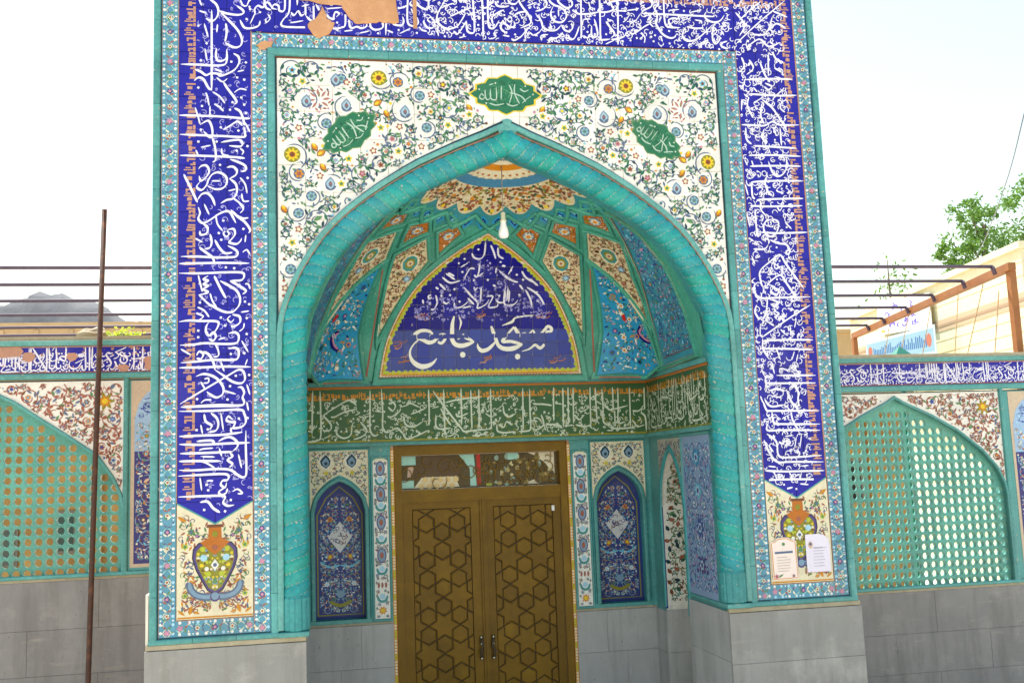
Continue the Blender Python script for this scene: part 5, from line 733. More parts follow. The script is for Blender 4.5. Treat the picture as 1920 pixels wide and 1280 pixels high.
# --- vase panels at the pier feet
def vase_panel(cx):
    a = Art(); poly = [(cx - .255, .442), (cx + .255, .442), (cx + .255, 1.222), (cx, 1.075), (cx - .255, 1.222)]
    a.poly(poly[:4] , 'cream', 0); a.poly([poly[0], poly[3], poly[4]], 'cream', 0)
    a.poly([(cx - .25, .447), (cx + .25, .447), (cx + .25, .458), (cx - .25, .458)], 'orange', 1)
    H = Art()
    def P(*pts): return [(cx + x, z) for x, z in pts]
    body = [(0, .60), (.05, .63), (.09, .70), (.13, .78), (.15, .85), (.145, .91), (.11, .95), (.05, .965)]
    full = P(*body) + P(*[(-x, z) for x, z in body[::-1][:-1]])
    a.poly(full, 'purple', 2); cc = (cx, .79)
    a.poly([(cc[0] + (p[0] - cc[0]) * .86, cc[1] + (p[1] - cc[1]) * .88) for p in full], 'olive', 3)
    a.poly(P((-.045, .965), (.045, .965), (.042, 1.06), (-.042, 1.06)), 'terra', 4); a.disc(cx, 1.01, .022, 'olive', 5, 6); a.poly(P((-.06, 1.055), (.06, 1.055), (.05, 1.075), (-.05, 1.075)), 'brown', 4)
    a.poly(P((-.1, .955), (0, .865), (.1, .955), (.04, .985), (-.04, .985)), 'terra', 5); a.disc(cx, .92, .02, 'rust', 6, 6)
    vr = random.Random(9)
    for _ in range(70):
        x, z = vr.uniform(0, .14), vr.uniform(.64, .93)
        if not inpoly(full, cx + x, z) or dist_poly(full, cx + x, z) < .026: continue
        c_ = vr.choice(('lime', 'yellow', 'brown', 'leafg', 'cream', 'terra', 'bluegrey')); r_ = vr.uniform(.007, .014)
        for sx in (-1, 1): a.rhomb(cx + sx * x, z, r_, c_, 4, .78)
    a.stroke(full + [full[0]], .007, 'black', 3, sm=False, taper=1)
    for sx in (-1, 1):
        a.disc(cx + sx * .075, .85, .024, 'paleblue', 5, 8); a.disc(cx + sx * .085, .91, .016, 'lime', 5, 6); a.disc(cx + sx * .09, .80, .014, 'yellow', 5, 6); a.disc(cx + sx * .045, .74, .02, 'lime', 5, 6); a.disc(cx + sx * .055, .775, .016, 'white', 5, 6)
        w1 = P((0, .60), (sx * .05, .585), (sx * .12, .60), (sx * .16, .64), (sx * .17, .69)); a.stroke(w1, .05, 'grey', 2, taper=.3); a.stroke(w1, .026, 'bluegrey', 3, taper=.3)
        a.leaf(cx + sx * .17, .47, 1.57 + sx * .3, .07, .03, 'orange', 3); a.leaf(cx + sx * .20, .47, 1.57 - sx * .9, .06, .02, 'orange', 3); a.leaf(cx + sx * .10, .475, sx * .4 + (0 if sx > 0 else math.pi), .05, .016, 'orange', 3)
        a.leaf(cx + sx * .19, 1.10, 1.57 - sx * 1.0, .07, .028, 'orange', 3)
        a.flower(cx + sx * .20, .93, .024, 'lime', 'leafg', 2, 5); a.flower(cx + sx * .20, .60, .02, 'lime', 'leafg', 2, 5); a.flower(cx + sx * .1, .66, .022, 'rust', 'brown', 2, 4); a.flower(cx + sx * .16, 1.03, .026, 'leafg', 'grey', 2, 6); a.flower(cx + sx * .12, 1.0, .016, 'purple', 'pink', 2, 5)
        rr = random.Random(11)
        cl = clipper([(cx - .25, .46), (cx + .25, .46), (cx + .25, 1.2), (cx, 1.06), (cx - .25, 1.2)], .006)
        for _ in range(300):
            x, z = cx + sx * rr.uniform(.03, .245), rr.uniform(.47, 1.18)
            if inpoly(full, x, z) or dist_poly(full, x, z) < .02 or not cl(x, z, .02): continue
            k = rr.random(); a2 = rr.uniform(0, 6.28)
            if k < .4: a.leaf(x, z, a2 if sx > 0 else math.pi - a2, .04, .015, rr.choice(('rust', 'leafg', 'orange', 'grey')), 1)
            elif k < .75: a.spiral(x, z, .024, .8, a2, .0045, rr.choice(('brown', 'purple', 'leafg')), 1, sx)
            else: a.disc(x, z, .008, rr.choice(('rust', 'purple', 'orange')), 1, 6)
    a.disc(cx, .585, .034, 'purple', 3, 10); a.disc(cx, .59, .026, 'bluegrey', 4, 10); a.disc(cx, .80, .028, 'white', 5, 4, .04); a.disc(cx, .80, .014, 'grey', 6, 6); a.disc(cx, .69, .018, 'leafg', 5, 6)
    o = a.build('vase_panel', planar((0, -.004, 0), (1, 0, 0), (0, 0, 1)), portal); tag(o, kind=None)
    return o
vase_panel(-2.166); vase_panel(2.166)
# ================================================================ niche: walls, frieze, door
BACK = planar((0, YB, 0), (1, 0, 0), (0, 0, 1))
def SIDE(s, off=0.0):   # u = y, facing into the niche
    return planar((s * (XS - off), 0, 0), (0, 1, 0), (0, 0, 1)) if s < 0 else planar((s * (XS - off), 0, 0), (0, -1, 0), (0, 0, 1))
# right side wall faces -x : U x V = (0,-1,0)x(0,0,1) = (-1,0,0); left: (0,1,0)x(0,0,1) = (1,0,0)
def sidef(s):
    f = SIDE(s)
    return lambda UV, H: f(np.stack([np.asarray(UV)[:, 0] * (1 if s < 0 else -1), np.asarray(UV)[:, 1]], -1) if True else UV, H)
def floral(a, poly, n, cols, rnd, size=.03, vines='grey', halo=None, flow=.3):
    """spiral vines, leaves and flowers filling an outline"""
    xs_ = [p[0] for p in poly]; zs_ = [p[1] for p in poly]; cl = clipper(poly, .003)
    arabesque(a, cl, (min(xs_), max(xs_), min(zs_), max(zs_)), rnd, [size * k for k in (1.5, 1.15, .85, .62, .45, .33, .24)], vines, cols, cols, halo, size * .17, None, n * 3, 1, .7)
back_wall = multibox('niche_back_wall', [(-XS, -.80, YB + .19, YB + .22, GROUND, 2.2), (.80, XS, YB + .19, YB + .22, GROUND, 2.2), (-.83, .83, YB + .02, YB + .2, 1.625, 2.2),
        (-.845, -.81, YB + .001, YB + .2, GROUND, 1.66), (.81, .845, YB + .001, YB + .2, GROUND, 1.66)], M_CORE, portal)
rn = random.Random(5)
for s in (-1, 1):
    cx = s * 1.294; ar = arch_pts(cx, .232, 1.05, 1.335, 18)
    u0, u1 = sorted((s * .83, s * 1.6))
    nich = arch_plate('wall_niche', u0, u1, .08, 1.66, ar, BACK, GLM, portal, C['teal'], .12, C['teal2'], .115)
    # niche frame, inner panel
    molding('niche_frame', [(cx - .238, .12)] + [(cx + (x - cx) * 1.03, z + .012) for x, z in ar] + [(cx + .238, .12)], .042, .024, BACK, GLM, nich, 'teal')
    a = Art(); A2 = [(cx - .228, .12)] + [(x, z) for x, z in arch_pts(cx, .228, 1.05, 1.32, 18)][1:-1] + [(cx + .228, .12)]
    a.poly([(cx - .228, 1.05)] + A2[1:-1] + [(cx + .228, 1.05)], 'blue', 0) if False else None
    navy2 = lin('303E80'); a.poly(rect(cx - .24, cx + .24, .115, 1.05), navy2, 0)
    for (xa, za), (xb, zb) in zip(ar[:-1], ar[1:]): a.poly([(xa, 1.05), (xb, 1.05), (xb, zb), (xa, za)], navy2, 0)
    inner = [(cx - .2, .15), (cx + .2, .15), (cx + .2, 1.03), (cx + .12, 1.18), (cx, 1.28), (cx - .12, 1.18), (cx - .2, 1.03)]
    a.stroke(inner + [inner[0]], .012, 'olive', 1, sm=False, taper=1)
    half = [(cx, .16), (cx + .19, .16), (cx + .19, 1.02), (cx + .11, 1.16), (cx, 1.25)]
    b = Art(); floral(b, half, 130, ['bluegrey', 'white', 'sky', 'orange', 'leafg', 'purple', 'cream', 'rust'], random.Random(8), .034, 'bluegrey')
    b.mirror(cx); a.p += b.p
    for sx in (-1, 1):
        a.flower(cx + sx * .085, .99, .03, 'orange', 'rust', 3, 6); a.flower(cx + sx * .09, .66, .028, 'orange', 'yellow', 3, 6); a.flower(cx + sx * .12, .42, .026, 'white', 'paleblue', 3, 6); a.stroke([(cx + sx * .18, .62), (cx + sx * .1, .57), (cx, .585)], .016, 'sky', 3)
    dz = .83; a.poly([(cx, dz - .14), (cx + .108, dz), (cx, dz + .14), (cx - .108, dz)], lin('D6D4D2'), 6)
    for k in range(20):
        x, z = cx + rn.uniform(-.06, .06), dz + rn.uniform(-.07, .07); t = rn.uniform(0, 6)
        a.stroke([(x, z), (x + .03 * math.cos(t), z + .03 * math.sin(t)), (x + .04 * math.cos(t + .9), z + .04 * math.sin(t + .9))], .007, rn.choice(('brown', 'purple', 'grey')), 7, sub=3)
    a.stroke([(cx - .1, .27), (cx, .23), (cx + .1, .27)], .03, 'olive', 4); a.disc(cx, .33, .035, 'bluegrey', 4, 8)
    a.build('niche_painting', planar((0, YB + .118, 0), (1, 0, 0), (0, 0, 1)), nich)
    # spandrel above the niche, with two drop shaped palmettes
    sp = Art(); st = arch_pts(cx, .262, 1.06, 1.385, 18)
    w0, w1, wt = cx - .262, cx + .262, 1.608
    for (xa, za), (xb, zb) in zip(st[:-1], st[1:]): sp.poly([(xa, za), (xb, zb), (xb, wt), (xa, wt)], 'cream', 0)
    cl = lambda u, v, r=0, cx=cx: abs(u - cx) < .255 - r and v < 1.6 - r and v > float(np.interp(u, [p[0] for p in st], [p[1] for p in st])) + r + .01
    sp.clip = cl
    for sx in (-1, 1):
        px = cx + sx * .115; sp.leaf(px, 1.435, 1.57, .15, .13, 'white', 1); sp.leaf(px, 1.445, 1.57, .125, .105, 'navy', 2); sp.leaf(px, 1.455, 1.57, .09, .07, 'bluegrey', 3); sp.disc(px, 1.49, .016, 'navy', 4, 8)
        sp.flower(px, 1.405, .022, 'yellow', 'lime', 4, 5)
    arabesque(sp, cl, (cx - .25, cx + .25, 1.08, 1.6), random.Random(3), [.05, .04, .03, .022, .015, .011], 'grey', ['leafg', 'rust', 'dgreen', 'grey'], ['rust', 'yellow', 'bluegrey'], None, .005, [(cx + q * .115, 1.49, .075) for q in (-1, 1)], 500)
    for _ in range(0):
        x, z = cx + rn.uniform(-.25, .25), rn.uniform(1.08, 1.6)
        if min(abs(abs(x - cx) - .115), 1) < .06 and 1.38 < z < 1.58: continue
        k = rn.random(); sp.leaf(x, z, rn.uniform(0, 6.28), .035, .014, rn.choice(('leafg', 'rust', 'grey', 'dgreen')), 1) if k < .6 else sp.disc(x, z, .01, rn.choice(('rust', 'bluegrey', 'yellow')), 2, 6)
    sp.build('niche_spandrel', planar((0, YB - .003, 0), (1, 0, 0), (0, 0, 1)), nich)
    molding('panel_frame', [(cx - .268, .13), (cx - .268, 1.612), (cx + .268, 1.612), (cx + .268, .13)], .018, .016, BACK, GLM, nich, 'teal2')
    # narrow strip with cartouches beside the door
    sx0, sx1 = sorted((s * .862, s * .995)); mid = (sx0 + sx1) / 2; st_ = Art(); st_.poly(rect(sx0, sx1, .11, 1.50), 'white', 0); arabesque(st_, clipper(rect(sx0, sx1, .11, 1.5), .004), (sx0, sx1, .11, 1.5), random.Random(5), [.022, .016, .012, .009], 'bluegrey', ['leafg', 'rust', 'grey'], ['rust', 'sky', 'purple'], None, .004, [(mid, zc_, .05) for zc_ in (.18, .29, .40, .53, .66, .80, .95, 1.09, 1.20, 1.32, 1.43)], 700); st_.poly([(sx0, 1.50), (sx1, 1.50), (mid, 1.545)], 'cream', 0)
    z = .13; i = 0
    for i, (zc, kind) in enumerate([(.18, 'box'), (.29, 'cup'), (.40, 'row'), (.53, 'cup'), (.66, 'oval'), (.80, 'cup'), (.95, 'oval'), (1.09, 'cup'), (1.20, 'oval'), (1.32, 'cup'), (1.43, 'oval')]):
        if kind == 'oval':
            st_.disc(mid, zc, .042, 'purple', 1, 14, .068); st_.disc(mid, zc, .033, 'bluegrey', 2, 14, .056); st_.disc(mid, zc, .018, 'rust', 3, 8, .03)
            for q in (-1, 1): st_.disc(mid + q * .05, zc + .05, .008, 'rust', 2, 6); st_.disc(mid + q * .05, zc - .05, .008, 'leafg', 2, 6)
        elif kind == 'cup':
            st_.stroke([(mid - .045, zc + .02), (mid - .03, zc - .02), (mid, zc - .032), (mid + .03, zc - .02), (mid + .045, zc + .02)], .022, 'teal2', 2, taper=.3); st_.disc(mid, zc + .012, .026, 'paleblue', 1, 8)
        elif kind == 'row':
            for q in (-1, 0, 1): st_.disc(mid + q * .032, zc, .012, 'rust', 2, 5, .028)
        else: st_.flower(mid, zc, .04, 'amber', 'yellow', 1, 8)
    tstr = st_.build('tile_strip', planar((0, YB - .003, 0), (1, 0, 0), (0, 0, 1)), portal)
    molding('strip_frame', [(sx0 - .012, .095), (sx0 - .012, 1.53), (sx1 + .012, 1.53), (sx1 + .012, .095), (sx0 - .012, .095)][:-1], .02, .014, BACK, GLM, tstr, 'teal', closed=True)
    # corner pilaster
    a_, b_ = sorted((s * 1.565, s * 1.6)); box('corner_strip', a_, b_, YB - .035, YB, .085, 1.66, GLM, portal, C['teal'])
    # ---- side wall with tall alcove
    sf = sidef(s)
    arS = [(y, z) for y, z in arch_pts(1.27, .315, .98, 1.50, 18)]
    sw = arch_plate('niche_side_wall', .16, YB, .25 if False else GROUND, 1.66, arS, sf, GLM, portal, C['teal'], .34, C['white'], None)
    if s > 0: sw.data.flip_normals()
    ws = planar((s * (XS + .335), 0, 0), (0, 1, 0), (0, 0, 1)) if s < 0 else planar((s * (XS + .335), 0, 0), (0, 1, 0), (0, 0, 1))
    multibox('alcove_back', [tuple(sorted((s * (XS + .335), s * (XS + .36)))) + (.9, 1.63, GROUND, 1.55)], GLM, sw, C['cream'])
    # painted far jamb of the alcove (faces the entrance)
    ja = Art(); x0, x1 = sorted((s * (XS + .012), s * (XS + .33)))
    ja.poly(rect(x0, x1, .11, .98), 'white', 0); xe = s * XS
    rj = random.Random(4); jp = rect(min(x0, x1) + .02, max(x0, x1) - .01, .13, 1.42)
    ja.poly([(x0, .98), (x1, .98), (x1, 1.44 if s < 0 else 1.0), (x0, 1.0 if s < 0 else 1.44)] if False else rect(x0, x1, .98, 1.02), 'white', 0)
    floral(ja, jp[:2] + [(jp[2][0], 1.0), (jp[3][0], 1.0)], 60, ['navy', 'rust', 'leafg', 'brown', 'dgreen', 'teal2'], rj, .05, 'leafg', None, .3)
    for q in range(9):
        zc = .2 + q * .095
        ja.leaf(x0 + .05, zc, rj.uniform(0, 3), .06, .04, rj.choice(('brown', 'navy', 'rust')), 3); ja.leaf(x0 + .13, zc + .03, rj.uniform(0, 3), .06, .04, rj.choice(('dgreen', 'navy', 'rust')), 3)
    ja.build('alcove_jamb_painting', planar((0, 1.27 + .315 - .004, 0), (1, 0, 0), (0, 0, 1)), sw)
    hp = [p for p in arS if p[0] >= 1.27 - 1e-6][::-1]; acl = [0]
    for p_, q_ in zip(hp[:-1], hp[1:]): acl.append(acl[-1] + math.hypot(q_[0] - p_[0], q_[1] - p_[1]))
    def intr(UV, H, hp=hp, acl=acl):
        yy = np.interp(UV[:, 1], acl, [p[0] for p in hp]); zz = np.interp(UV[:, 1], acl, [p[1] for p in hp]); return np.stack([UV[:, 0], yy - H * .8, zz - H * .6], -1)
    ia = Art(); floral(ia, rect(min(x0, x1) + .02, max(x0, x1) - .02, .02, acl[-1] - .05), 60, ['navy', 'rust', 'leafg', 'brown', 'dgreen'], random.Random(14), .055, 'leafg', None, .3)
    ia.build('alcove_arch_painting', intr, sw, GL, .008, .0008)
    box('jamb_edge', *sorted((s * (XS - .006), s * (XS + .014))), 1.27 + .312, 1.27 + .335, .085, .99, GLM, sw, C['blue'])
    stone_run(sw, *sorted((s * (XS - .003), s * (XS + .33))), 1.27 + .315 - .018, .012, .07, GROUND, M_STONE_BRIGHT, [.37, .36], [[], []])
    # light blue painted panel on the near part of the side wall, spandrel above alcove
    sp = Art(); U0, U1 = .25, .94; sp.poly(rect(U0, U1, .30, 1.60), lin('8FA6C6'), 0)
    b = Art(); floral(b, rect(U0 + .02, (U0 + U1) / 2, .33, 1.57), 150, ['sky', 'slate', 'paleblue', 'purple', 'white', 'pink', 'border', 'teal2'], random.Random(31), .05, 'slate', None, .4); b.mirror((U0 + U1) / 2); sp.p += b.p
    for zc, cc in ((.55, 'purple'), (.85, 'slate'), (1.15, 'sky'), (1.42, 'vblue')):
        sp.flower((U0 + U1) / 2, zc, .085, cc, 'pink', 4, 8); sp.flower((U0 + U1) / 2, zc, .05, 'paleblue', 'purple', 7, 6)
    for (xa, za), (xb, zb) in zip(arS[:-1], arS[1:]): sp.poly([(xa, za + .02), (xb, zb + .02), (xb, 1.6), (xa, 1.6)], lin('B9B4A4'), 0)
    fs = Art(); floral(fs, [(arS[0][0], 1.1)] + [(x, z + .03) for x, z in arS[2:-2]] + [(arS[-1][0], 1.1), (arS[-1][0], 1.59), (arS[0][0], 1.59)], 70, ['leafg', 'rust', 'grey', 'purple'], random.Random(6), .045, 'grey'); sp.p += fs.p
    if s > 0: sp.p = [([(-p[0], p[1]) for p in pts][::-1], c, l) for pts, c, l in sp.p]
    sp.build('side_panel_painting', SIDE(s, .003), sw)
    fr_ = [(.235, .285), (.235, 1.615), (.955, 1.615), (.955, .285)]
    if s > 0: fr_ = [(-x, z) for x, z in fr_]
    molding('panel_frame', fr_, .024, .014, SIDE(s), GLM, sw, 'teal', closed=True)
    ap = [(.955 + .0, .1)] + [(y, z + .008) for y, z in arch_pts(1.27, .322, .98, 1.51, 18)] + [(1.592, .1)]
    if s > 0: ap = [(-x, z) for x, z in ap]
    molding('alcove_frame', ap, .05, .018, SIDE(s), GLM, sw, 'teal2')
# --- green frieze round three sides
fz0, fz1 = 1.665, 2.165
frieze = multibox('green_frieze', [(-1.59, 1.59, YF, YB + .02, fz0, fz1), (-1.62, -1.575, .17, YF, fz0, fz1), (1.575, 1.62, .17, YF, fz0, fz1)], GL, portal, C['frieze'])
fa = Art(lambda u, v, r=0: abs(u) < 1.572 and fz0 + .01 < v < fz1 - .012)
fa.poly(rect(-1.575, 1.575, fz0 + .002, fz0 + .02), 'olive', 0); fa.poly(rect(-1.575, 1.575, fz1 - .022, fz1 - .002), 'terra', 0)
kufic(fa, lambda s, t: (s, 2.045 + t), -1.57, 1.57, random.Random(9), 'orange', 1.0)
write(fa, [[mm(p) for p in s] for s in D['FR']], [mm(p) for p in D['FD']], .0165, 'ftext', 3, .9, .011)
tendrils(fa, lambda p, q: (-1.56 + 3.12 * p, 1.68 + .36 * q), 420, random.Random(14), 'ftext', .0075, sz=.03)
tendrils(fa, lambda p, q: (-1.56 + 3.12 * p, 1.68 + .2 * q), 150, random.Random(15), 'olive', .006, sz=.03)
fa.build('lettering', planar((0, YF, 0), (1, 0, 0), (0, 0, 1)), frieze, kind='stuff')
for s in (-1, 1):
    fa = Art(lambda u, v, r=0: .2 < abs(u) < YF - .01 and fz0 + .01 < v < fz1 - .01); sg = 1 if s < 0 else -1
    U = lambda y: y * sg
    lo, hi = sorted((U(.17), U(YF)))
    fa.poly(rect(lo, hi, fz0 + .002, fz0 + .02), 'olive', 0); fa.poly(rect(lo, hi, fz1 - .022, fz1 - .002), 'terra', 0)
    kufic(fa, lambda q, t: (q, 2.045 + t), lo, hi, random.Random(19), 'orange')
    off = 1.75 if s > 0 else 0
    Q = [[(p[0] / 1000, p[1] / 1000) for p in st] for st in D['FR']]
    if s > 0: Q = [[(p[0] - 1.75 - .05, p[1]) for p in st] for st in Q]     # right wall: continue the line
    else: Q = [[(p[0] + 1.75 + .05, p[1]) for p in st] for st in Q]
    write(fa, Q, [], .0165, 'ftext', 3); tendrils(fa, lambda p, q: (lo + (hi - lo) * p, 1.68 + .36 * q), 300, random.Random(24), 'ftext', .007, sz=.034)
    fa.build('lettering', SIDE(s, .025), frieze, kind='stuff')
# string courses above and below the frieze
for z, h, y0 in ((fz1, .04, YF - .03), (fz0 - .032, .034, YF + .04)):
    multibox('string_course', [(-1.6, 1.6, y0, YB + .02, z, z + h)] + [tuple(sorted((s * 1.555, s * 1.63))) + (.17, y0, z, z + h) for s in (-1, 1)], GLM, portal, C['teal'])
# --- door
DY = YB + .03
dfr = multibox('door_frame', [(-.80, -.735, DY - .03, DY + .1, GROUND, 1.625), (.735, .80, DY - .03, DY + .1, GROUND, 1.625), (-.735, .735, DY - .03, DY + .1, 1.535, 1.625), (-.735, .735, DY - .02, DY + .1, 1.112, 1.225)], M_WOOD, portal)
for s in (-1, 1):
    bead = Art(); z = GROUND + .02
    while z < 1.6: bead.disc(s * .82, z, .011, 'cream' if int(z * 100) % 3 else 'lime', 1, 8); z += .026
    bead.poly(rect(s * .82 - .016, s * .82 + .016, GROUND, 1.6), 'amber', 0)
    bead.build('beaded_trim', planar((0, YB - .002, 0), (1, 0, 0), (0, 0, 1)), dfr)
HEXR = .0825; a_h = .165
def hexagon(cx, cz, R): return [(cx + R * math.cos(math.pi / 2 + k * math.pi / 3), cz + R * math.sin(math.pi / 2 + k * math.pi / 3)) for k in range(6)]
def star6(cx, cz, R):
    out = []
    for k in range(12):
        t = math.pi / 2 + k * math.pi / 6; r = R if k % 2 == 0 else R * math.sqrt(3)
        out.append((cx + r * math.cos(t), cz + r * math.sin(t)))
    return out
def wood_piece(name, poly, y, th, parent, mat):
    cx = sum(p[0] for p in poly) / len(poly); cz = sum(p[1] for p in poly) / len(poly); n = len(poly)
    sh = lambda p, k: (cx + (p[0] - cx) * k, cz + (p[1] - cz) * k)
    V_ = [(p[0], y, p[1]) for p in poly] + [(sh(p, .97)[0], y - th * .7, sh(p, .97)[1]) for p in poly] + [(sh(p, .86)[0], y - th, sh(p, .86)[1]) for p in poly]
    F_ = [tuple(range(2 * n, 3 * n))] + [(r * n + i, r * n + (i + 1) % n, (r + 1) * n + (i + 1) % n, (r + 1) * n + i) for r in range(2) for i in range(n)]
    return mesh(name, V_, F_, mat, parent)
for s in (-1, 1):
    x0, x1 = sorted((s * .012, s * .732)); p0, p1 = (x0 + .085, x1 - .10) if s < 0 else (x0 + .085, x1 - .075)
    leaf = multibox('door_leaf', [(x0, p0, DY, DY + .045, GROUND + .02, 1.12), (p1, x1, DY, DY + .045, GROUND + .02, 1.12), (p0, p1, DY, DY + .045, 1.05, 1.12), (p0, p1, DY, DY + .045, GROUND + .02, GROUND + .16)], M_WOOD, portal)
    box('groove_board', p0, p1, DY + .022, DY + .04, GROUND + .15, 1.06, M_WOODD, leaf)
    bx = rect(p0 + .004, p1 - .004, GROUND + .165, 1.045)
    ncol = 5; midx = (p0 + p1) / 2
    for ci in range(-3, 4):
        for ri in range(-1, 15):
            cx = midx + ci * a_h * math.sqrt(3) / 2; cz = 1.0 - ri * a_h - (a_h / 2 if ci % 2 else 0)
            ax_r = ri + (ci % 2) * .5 - ci / 2; isstar = (ci - int(round(ax_r)) + (0 if s < 0 else 1)) % 3 == 0
            raw = star6(cx, cz, HEXR) if isstar else hexagon(cx, cz, HEXR); kk = .965 if isstar else .935
            cpoly = clip_convex([(cx + (p[0] - cx) * kk, cz + (p[1] - cz) * kk) for p in raw], bx)
            if len(cpoly) > 2: wood_piece('wood_star' if isstar else 'wood_hexagon', cpoly, DY + .022, .013, leaf, M_WOOD)
    xh = s * .055
    MH = flat('dark_bronze', '3A2E1C', .35)
    h = tube('handle', catmull([(xh, DY - .002, -.115), (xh, DY - .04, -.13), (xh - s * .012, DY - .046, -.18), (xh + s * .008, DY - .046, -.23), (xh, DY - .04, -.275), (xh, DY - .002, -.29)], 5), .011, MH, leaf, 8)
    for zk in (-.108, -.165, -.292): lathe('handle_glint', [(0, zk + .014), (.010, zk + .012), (.015, zk), (.010, zk - .012), (0, zk - .014)], xh, DY - .034, M_GLINT, leaf, 10)  # pale beads added in place of the glints on the dark handle
multibox('meeting_stile', [(-.03, .03, DY - .018, DY + .0, GROUND + .02, 1.118), (-.01, .01, DY - .03, DY - .018, GROUND + .02, 1.118)], M_WOOD, portal)
box('door_sensor', .645, .672, DY - .02, DY + .002, .985, 1.035, flat('white_plastic', 'F2EFE8', .4), portal, bev=.003)
# transom light: lit view through the glass painted as coloured panes, behind wooden scrollwork
tr = Art(lambda u, v, r=0: abs(u) < .73 and 1.228 < v < 1.532); z0, z1 = 1.226, 1.534
tr.poly(rect(-.735, .735, z0, z1), lin('57461F'), 0)
for pts, c in [(rect(-.735, -.60, 1.45, 1.53), 'mint'), (rect(-.735, -.62, 1.24, 1.31), 'mint'), ([(-.62, 1.24), (-.2, 1.24), (-.24, 1.33), (-.38, 1.36), (-.55, 1.33)], 'cream'), ([(-.20, 1.53), (-.06, 1.53), (-.04, 1.24), (-.10, 1.24), (-.1, 1.4), (-.16, 1.48)], 'mint'), (rect(-.035, .0, 1.25, 1.53), 'red'), ([(.45, 1.53), (.70, 1.53), (.70, 1.30), (.62, 1.42), (.54, 1.49)], 'cream'), (rect(.26, .36, 1.47, 1.53), 'mint'), ([(-.68, 1.34), (-.63, 1.34), (-.62, 1.43), (-.67, 1.44)], 'flesh'), (rect(.05, .10, 1.235, 1.26), 'lime'), ([(.4, 1.24), (.55, 1.24), (.5, 1.28)], 'cream')]: tr.poly(pts, c, 1)
cen = (-.41, 1.30); pts = [(cen[0] + .235 * math.cos(t), cen[1] + .235 * math.sin(t) * 1.0) for t in np.linspace(0.15, math.pi - .15, 18)]
tr.poly(pts, lin('5E4628'), 2)
for i in range(5):
    for j in range(2): tr.poly(hexagon(-.55 + i * .07 + j * .035, 1.255 + j * .055, .031), lin('E8C88A'), 3)
rt_ = random.Random(66)
for k in range(90):
    x, z = rt_.uniform(.02, .70), rt_.uniform(1.24, 1.52); r_ = rt_.uniform(.012, .035); n_ = rt_.choice((4, 5, 6)); q0 = rt_.uniform(0, 6.28)
    tr.poly([(x + r_ * rt_.uniform(.6, 1.2) * math.cos(q0 + 6.2832 * i_ / n_), z + r_ * rt_.uniform(.6, 1.2) * math.sin(q0 + 6.2832 * i_ / n_)) for i_ in range(n_)], lin(rt_.choice(('7A6224', '5A481C', '8E7A3A', 'B8A060', '6E7A4A', 'D8C890', '4A3A1A', '9AB4A0'))), 1)
trp = tr.build('transom_panes', planar((0, DY + .05, 0), (1, 0, 0), (0, 0, 1)), portal, glaze('pane_glass', .12, .1, .02))
gr = Art(lambda u, v, r=0: abs(u) < .73 and 1.23 < v < 1.53); rg = random.Random(12)
for k in range(20):
    x = -.7 + k * .074; gr.spiral(x, rg.uniform(1.28, 1.48), rg.uniform(.05, .1), .9, rg.uniform(0, 6), .008, lin('3A2A10'), 1, rg.choice((1, -1)))
for k in range(30):
    x = -.02 + rg.uniform(0, .72); gr.spiral(x, rg.uniform(1.25, 1.5), rg.uniform(.03, .07), .7, rg.uniform(0, 6), .007, rg.choice((lin('6E5A24'), lin('3A2A10'), lin('A88A4A'))), 2, 1)
gr.build('transom_scrollwork', planar((0, DY + .03, 0), (1, 0, 0), (0, 0, 1)), portal, M_WOOD)
# ================================================================ vault
VSZ = [(0, 3.86), (.2, 3.73), (.4, 3.59), (.54, 3.46), (.64, 3.36), (.75, 3.2), (.82, 3.05), (.9, 2.82), (.96, 2.6), (1.0, 2.2)]
VA, VB, VY = 1.58, 1.56, .15
zs_k = np.array([b for a, b in VSZ][::-1]); ss_k = np.array([a for a, b in VSZ][::-1])
def vz_inv(z): return np.interp(z, zs_k, ss_k)
def vn(z): return np.interp(z, [2.2, 2.6, 3.0, 3.4], [5.5, 4.2, 3.0, 2.0])
def vF(X):
    z = np.clip(X[:, 2], 2.2, 3.86); n = vn(z); x = np.abs(X[:, 0]) / VA; y = np.maximum(X[:, 1] - VY, 1e-6) / VB
    return (x ** n + y ** n) ** (1 / n) - vz_inv(z)
vault = None
V_, F_ = [], []; NT, NZ = 72, 44
zl = np.concatenate([np.linspace(2.2, 3.4, 24), np.linspace(3.43, 3.86, NZ - 24)])
for z in zl:
    n = float(vn(z)); s_ = float(vz_inv(z))
    for k in range(NT + 1):
        t = math.pi * k / NT; c, q = abs(math.cos(t)), abs(math.sin(t)); r = s_ / ((c ** n + q ** n) ** (1 / n))
        V_.append((VA * r * math.cos(t), VY + VB * r * math.sin(t), z))
W_ = NT + 1
for i in range(NZ - 1):
    for k in range(NT): F_.append((i * W_ + k, i * W_ + k + 1, (i + 1) * W_ + k + 1, (i + 1) * W_ + k))
vault = mesh('vault', V_, F_, GLM, portal, C['rib'], True)
